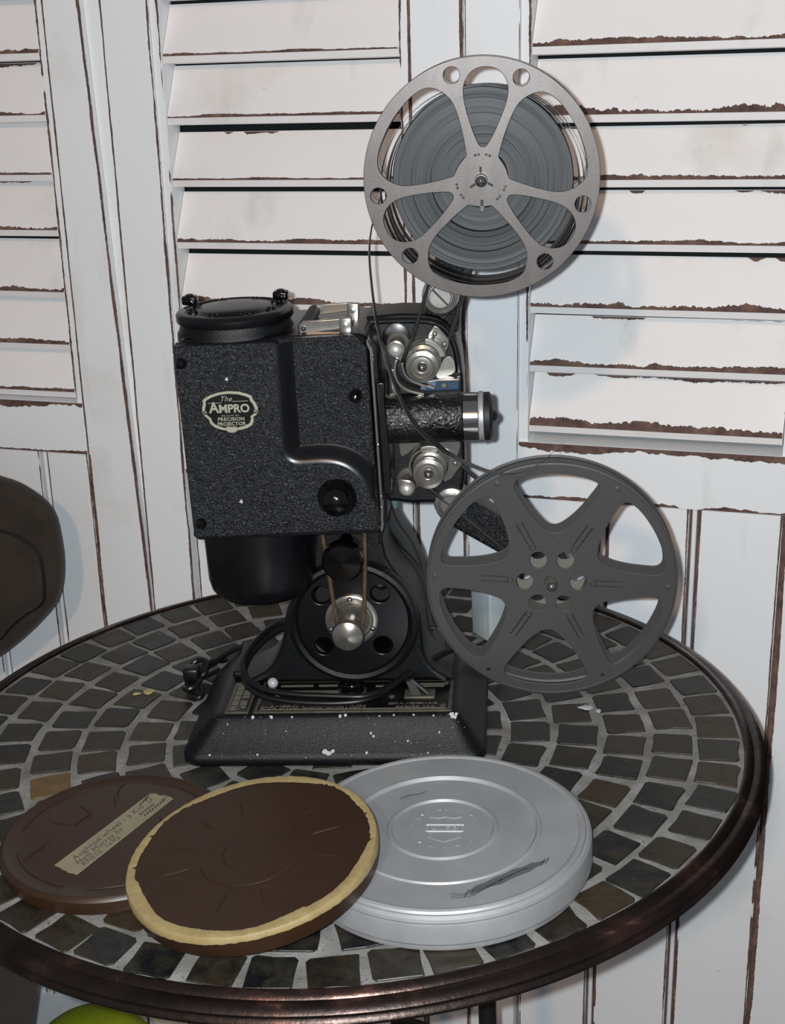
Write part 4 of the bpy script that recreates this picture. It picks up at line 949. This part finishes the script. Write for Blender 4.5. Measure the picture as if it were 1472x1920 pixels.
m = MB(); n = 24
q = [A_.lerp(B_, .5 + .46 * cos(2 * pi * i / n)) + Vector((1.4, -2.4)) * sin(2 * pi * i / n) * rg.uniform(.8, 1.3) * 1.3 for i in range(n)]
m.add([(*p, 24.87) for p in q], [tuple(range(n))]); m.build('pencil_smudge', 'smudge', lid, smooth=False)
m = MB(); scrib([wx(.0435, -.140), wx(.050, -.1365), wx(.056, -.136), wx(.060, -.1335)], .9, 24.9); m.build('scratch', 'graphite', lid, smooth=False)

# left brown can, flat on the table
lc = can_root((-.139, -.1395, .74), 'flat brown film can at left with a handwritten paper tape label')
m = MB(); m.lathe([(70.5, 0), (71.8, .8), (72, 2), (72, 7)], n=112); m.build('can_base', 'canbrown', lc)
m = MB(); m.lathe([(72.1, 4.2), (73.0, 4.6), (73.2, 6), (73.0, 9.6), (71.8, 11.4), (70.4, 12.4), (68.8, 12.4), (67.8, 11.9), (57, 11.9), (0, 11.9)], n=112); ll = m.build('can_lid', 'canbrown', lc, angle=30)
m = MB()
def rib(path, z, r=.7): m.tube([(*p, z) for p in path], [r * .2] + [r] * (len(path) - 2) + [r * .2], 8)
for a0, a1, rr in ((20, 80, 61), (110, 175, 61), (195, 250, 61), (262, 335, 61), (130, 160, 30), (-10, 30, 30)):
    rib([polar(rr, a0 + (a1 - a0) * i / 14) for i in range(15)], 11.9)
for a in (70, 100, 130, 160): rib([polar(30 + 18 * i / 5, a) for i in range(6)], 11.9, .6)
for c0, c1 in ((72, 250),):
    rib([polar(61, 92), polar(57, 96), polar(48, 98), polar(40, 96)], 11.9); rib([polar(61, 208), polar(54, 204), polar(46, 196), polar(40, 188)], 11.9)
m.build('embossed_ribs', 'canbrown', ll)
# handwritten tape label
lx_ = lambda x, y: Vector(((x + .139) * 1000, (y + .1395) * 1000))
T0, T1, T2, T3 = lx_(-.1704, -.1739), lx_(-.1556, -.1856), lx_(-.107, -.1022), lx_(-.123, -.0937)
rg = random.Random(3); e1 = [T0.lerp(T1, f) + Vector((rg.uniform(-1, 1), rg.uniform(-1.2, 1.2))) for f in (0, .2, .4, .55, .7, .85, 1)]; e2 = [T2.lerp(T3, f) + Vector((rg.uniform(-1, 1), rg.uniform(-1.2, 1.2))) for f in (0, .2, .4, .6, .8, 1)]
m = MB(); m.flat([[tuple(p) for p in e1 + e2]], 11.85, 12.25, .1, 1); tl = m.build('tape_label', 'label', ll)
ax = (T2 - T1).normalized(); ay = Vector((-ax.y, ax.x)); cen = (T0 + T1 + T2 + T3) / 4
hand = lambda du, dv: (lambda x, y, z: (*(cen + ax * (du + x) + ay * (dv + y)), 12.22 + z))
for body, size, du, dv in (('Aughton wheel - a Kid  D', 7.0, 2, 3.6), ('New Murray by', 6.4, -18, -1.6), ('RFill10  1xXy', 6.0, -22, -6.2)):
    m = MB(); m.text(body, size, hand(du, dv), .1, -.04, .3, 1.06); m.build('handwriting', 'ink', tl, smooth=False)
m = MB()
def zig(du, dv, ln, amp, wd):
    P = [cen + ax * (du + ln * i / 16) + ay * (dv + amp * (1 if i % 2 else -1)) for i in range(17)]; scrib(P, wd, 12.36)
zig(22, -2.2, 14, 1.3, 1.1); zig(22, -5.6, 22, .8, 1.0); zig(42, -4.4, 8, .4, .6)
m.build('ink_scribble', 'inkblue', tl, smooth=False)

# tilted brown can with yellow tape, resting on the other two
CN = Vector((-.1159, -.0643, .9912)).normalized(); CC = Vector((-.0447, -.2102, .7773)) + Vector((0, 0, .0012))
zx = Vector((1, 0, 0)); zx = (zx - CN * zx.dot(CN)).normalized(); zy = CN.cross(zx)
TM = Matrix(((zx.x, zy.x, CN.x, 0), (zx.y, zy.y, CN.y, 0), (zx.z, zy.z, CN.z, 0), (0, 0, 0, 1)))
tc = can_root(None, 'brown film can sealed with yellow tape, tilted across the other two cans', Matrix.Translation(CC - CN * .0152) @ TM)
m = MB(); m.lathe([(72, 0), (73.2, .8), (73.6, 2), (73.6, 8)], n=112); m.build('can_base', 'canbrown', tc)
m = MB(); m.lathe([(73.6, 5), (74.4, 5.4), (74.6, 7), (74.6, 13.2), (73.6, 14.6), (72, 15.0), (67.5, 14.6), (66, 14.5), (0, 14.5)], n=112); l2 = m.build('can_lid', 'canbrown', tc, angle=30)
m = MB()
for k in range(12):
    a = 30 * k + 12; rib([polar(36 + 18 * i / 5, a) for i in range(6)], 14.45, .55)
rib([polar(31, 195 + 150 * i / 20) for i in range(21)], 14.45, .6); rib([polar(17, 150 + 120 * i / 14) for i in range(15)], 14.45, .5); rib([polar(31, 5 + 40 * i / 8) for i in range(9)], 14.45, .6)
m.build('embossed_ribs', 'canbrown', l2)
# tape: ragged inner and outer edge wrapped over the arris
rg = random.Random(9); n = 220; vs = []; fs = []
for i in range(n):
    a = 360 * i / n
    inr = 69.0 + 1.0 * sin(i * .09) + .7 * sin(i * .23 + 1) + rg.uniform(-.25, .25) - (1.5 if 190 < a < 300 else 0)
    drop = 10.4 + 1.0 * sin(i * .07 + 2) + rg.uniform(-.3, .3)
    cr = .25 * sin(i * 1.7) * (1 if rg.random() < .3 else 0)
    for r, z in ((inr, 14.75), (72, 15.25 + cr), (74.0, 14.9 + cr), (74.95, 13.3), (74.95, drop)): vs.append((*polar(r, a), z))
for i in range(n):
    j = (i + 1) % n
    for k in range(4): fs.append((i * 5 + k, i * 5 + k + 1, j * 5 + k + 1, j * 5 + k))
m = MB(); m.add(vs, fs); m.build('yellow_tape', 'tape', l2)['label'] = 'yellow masking tape sealing the rim'
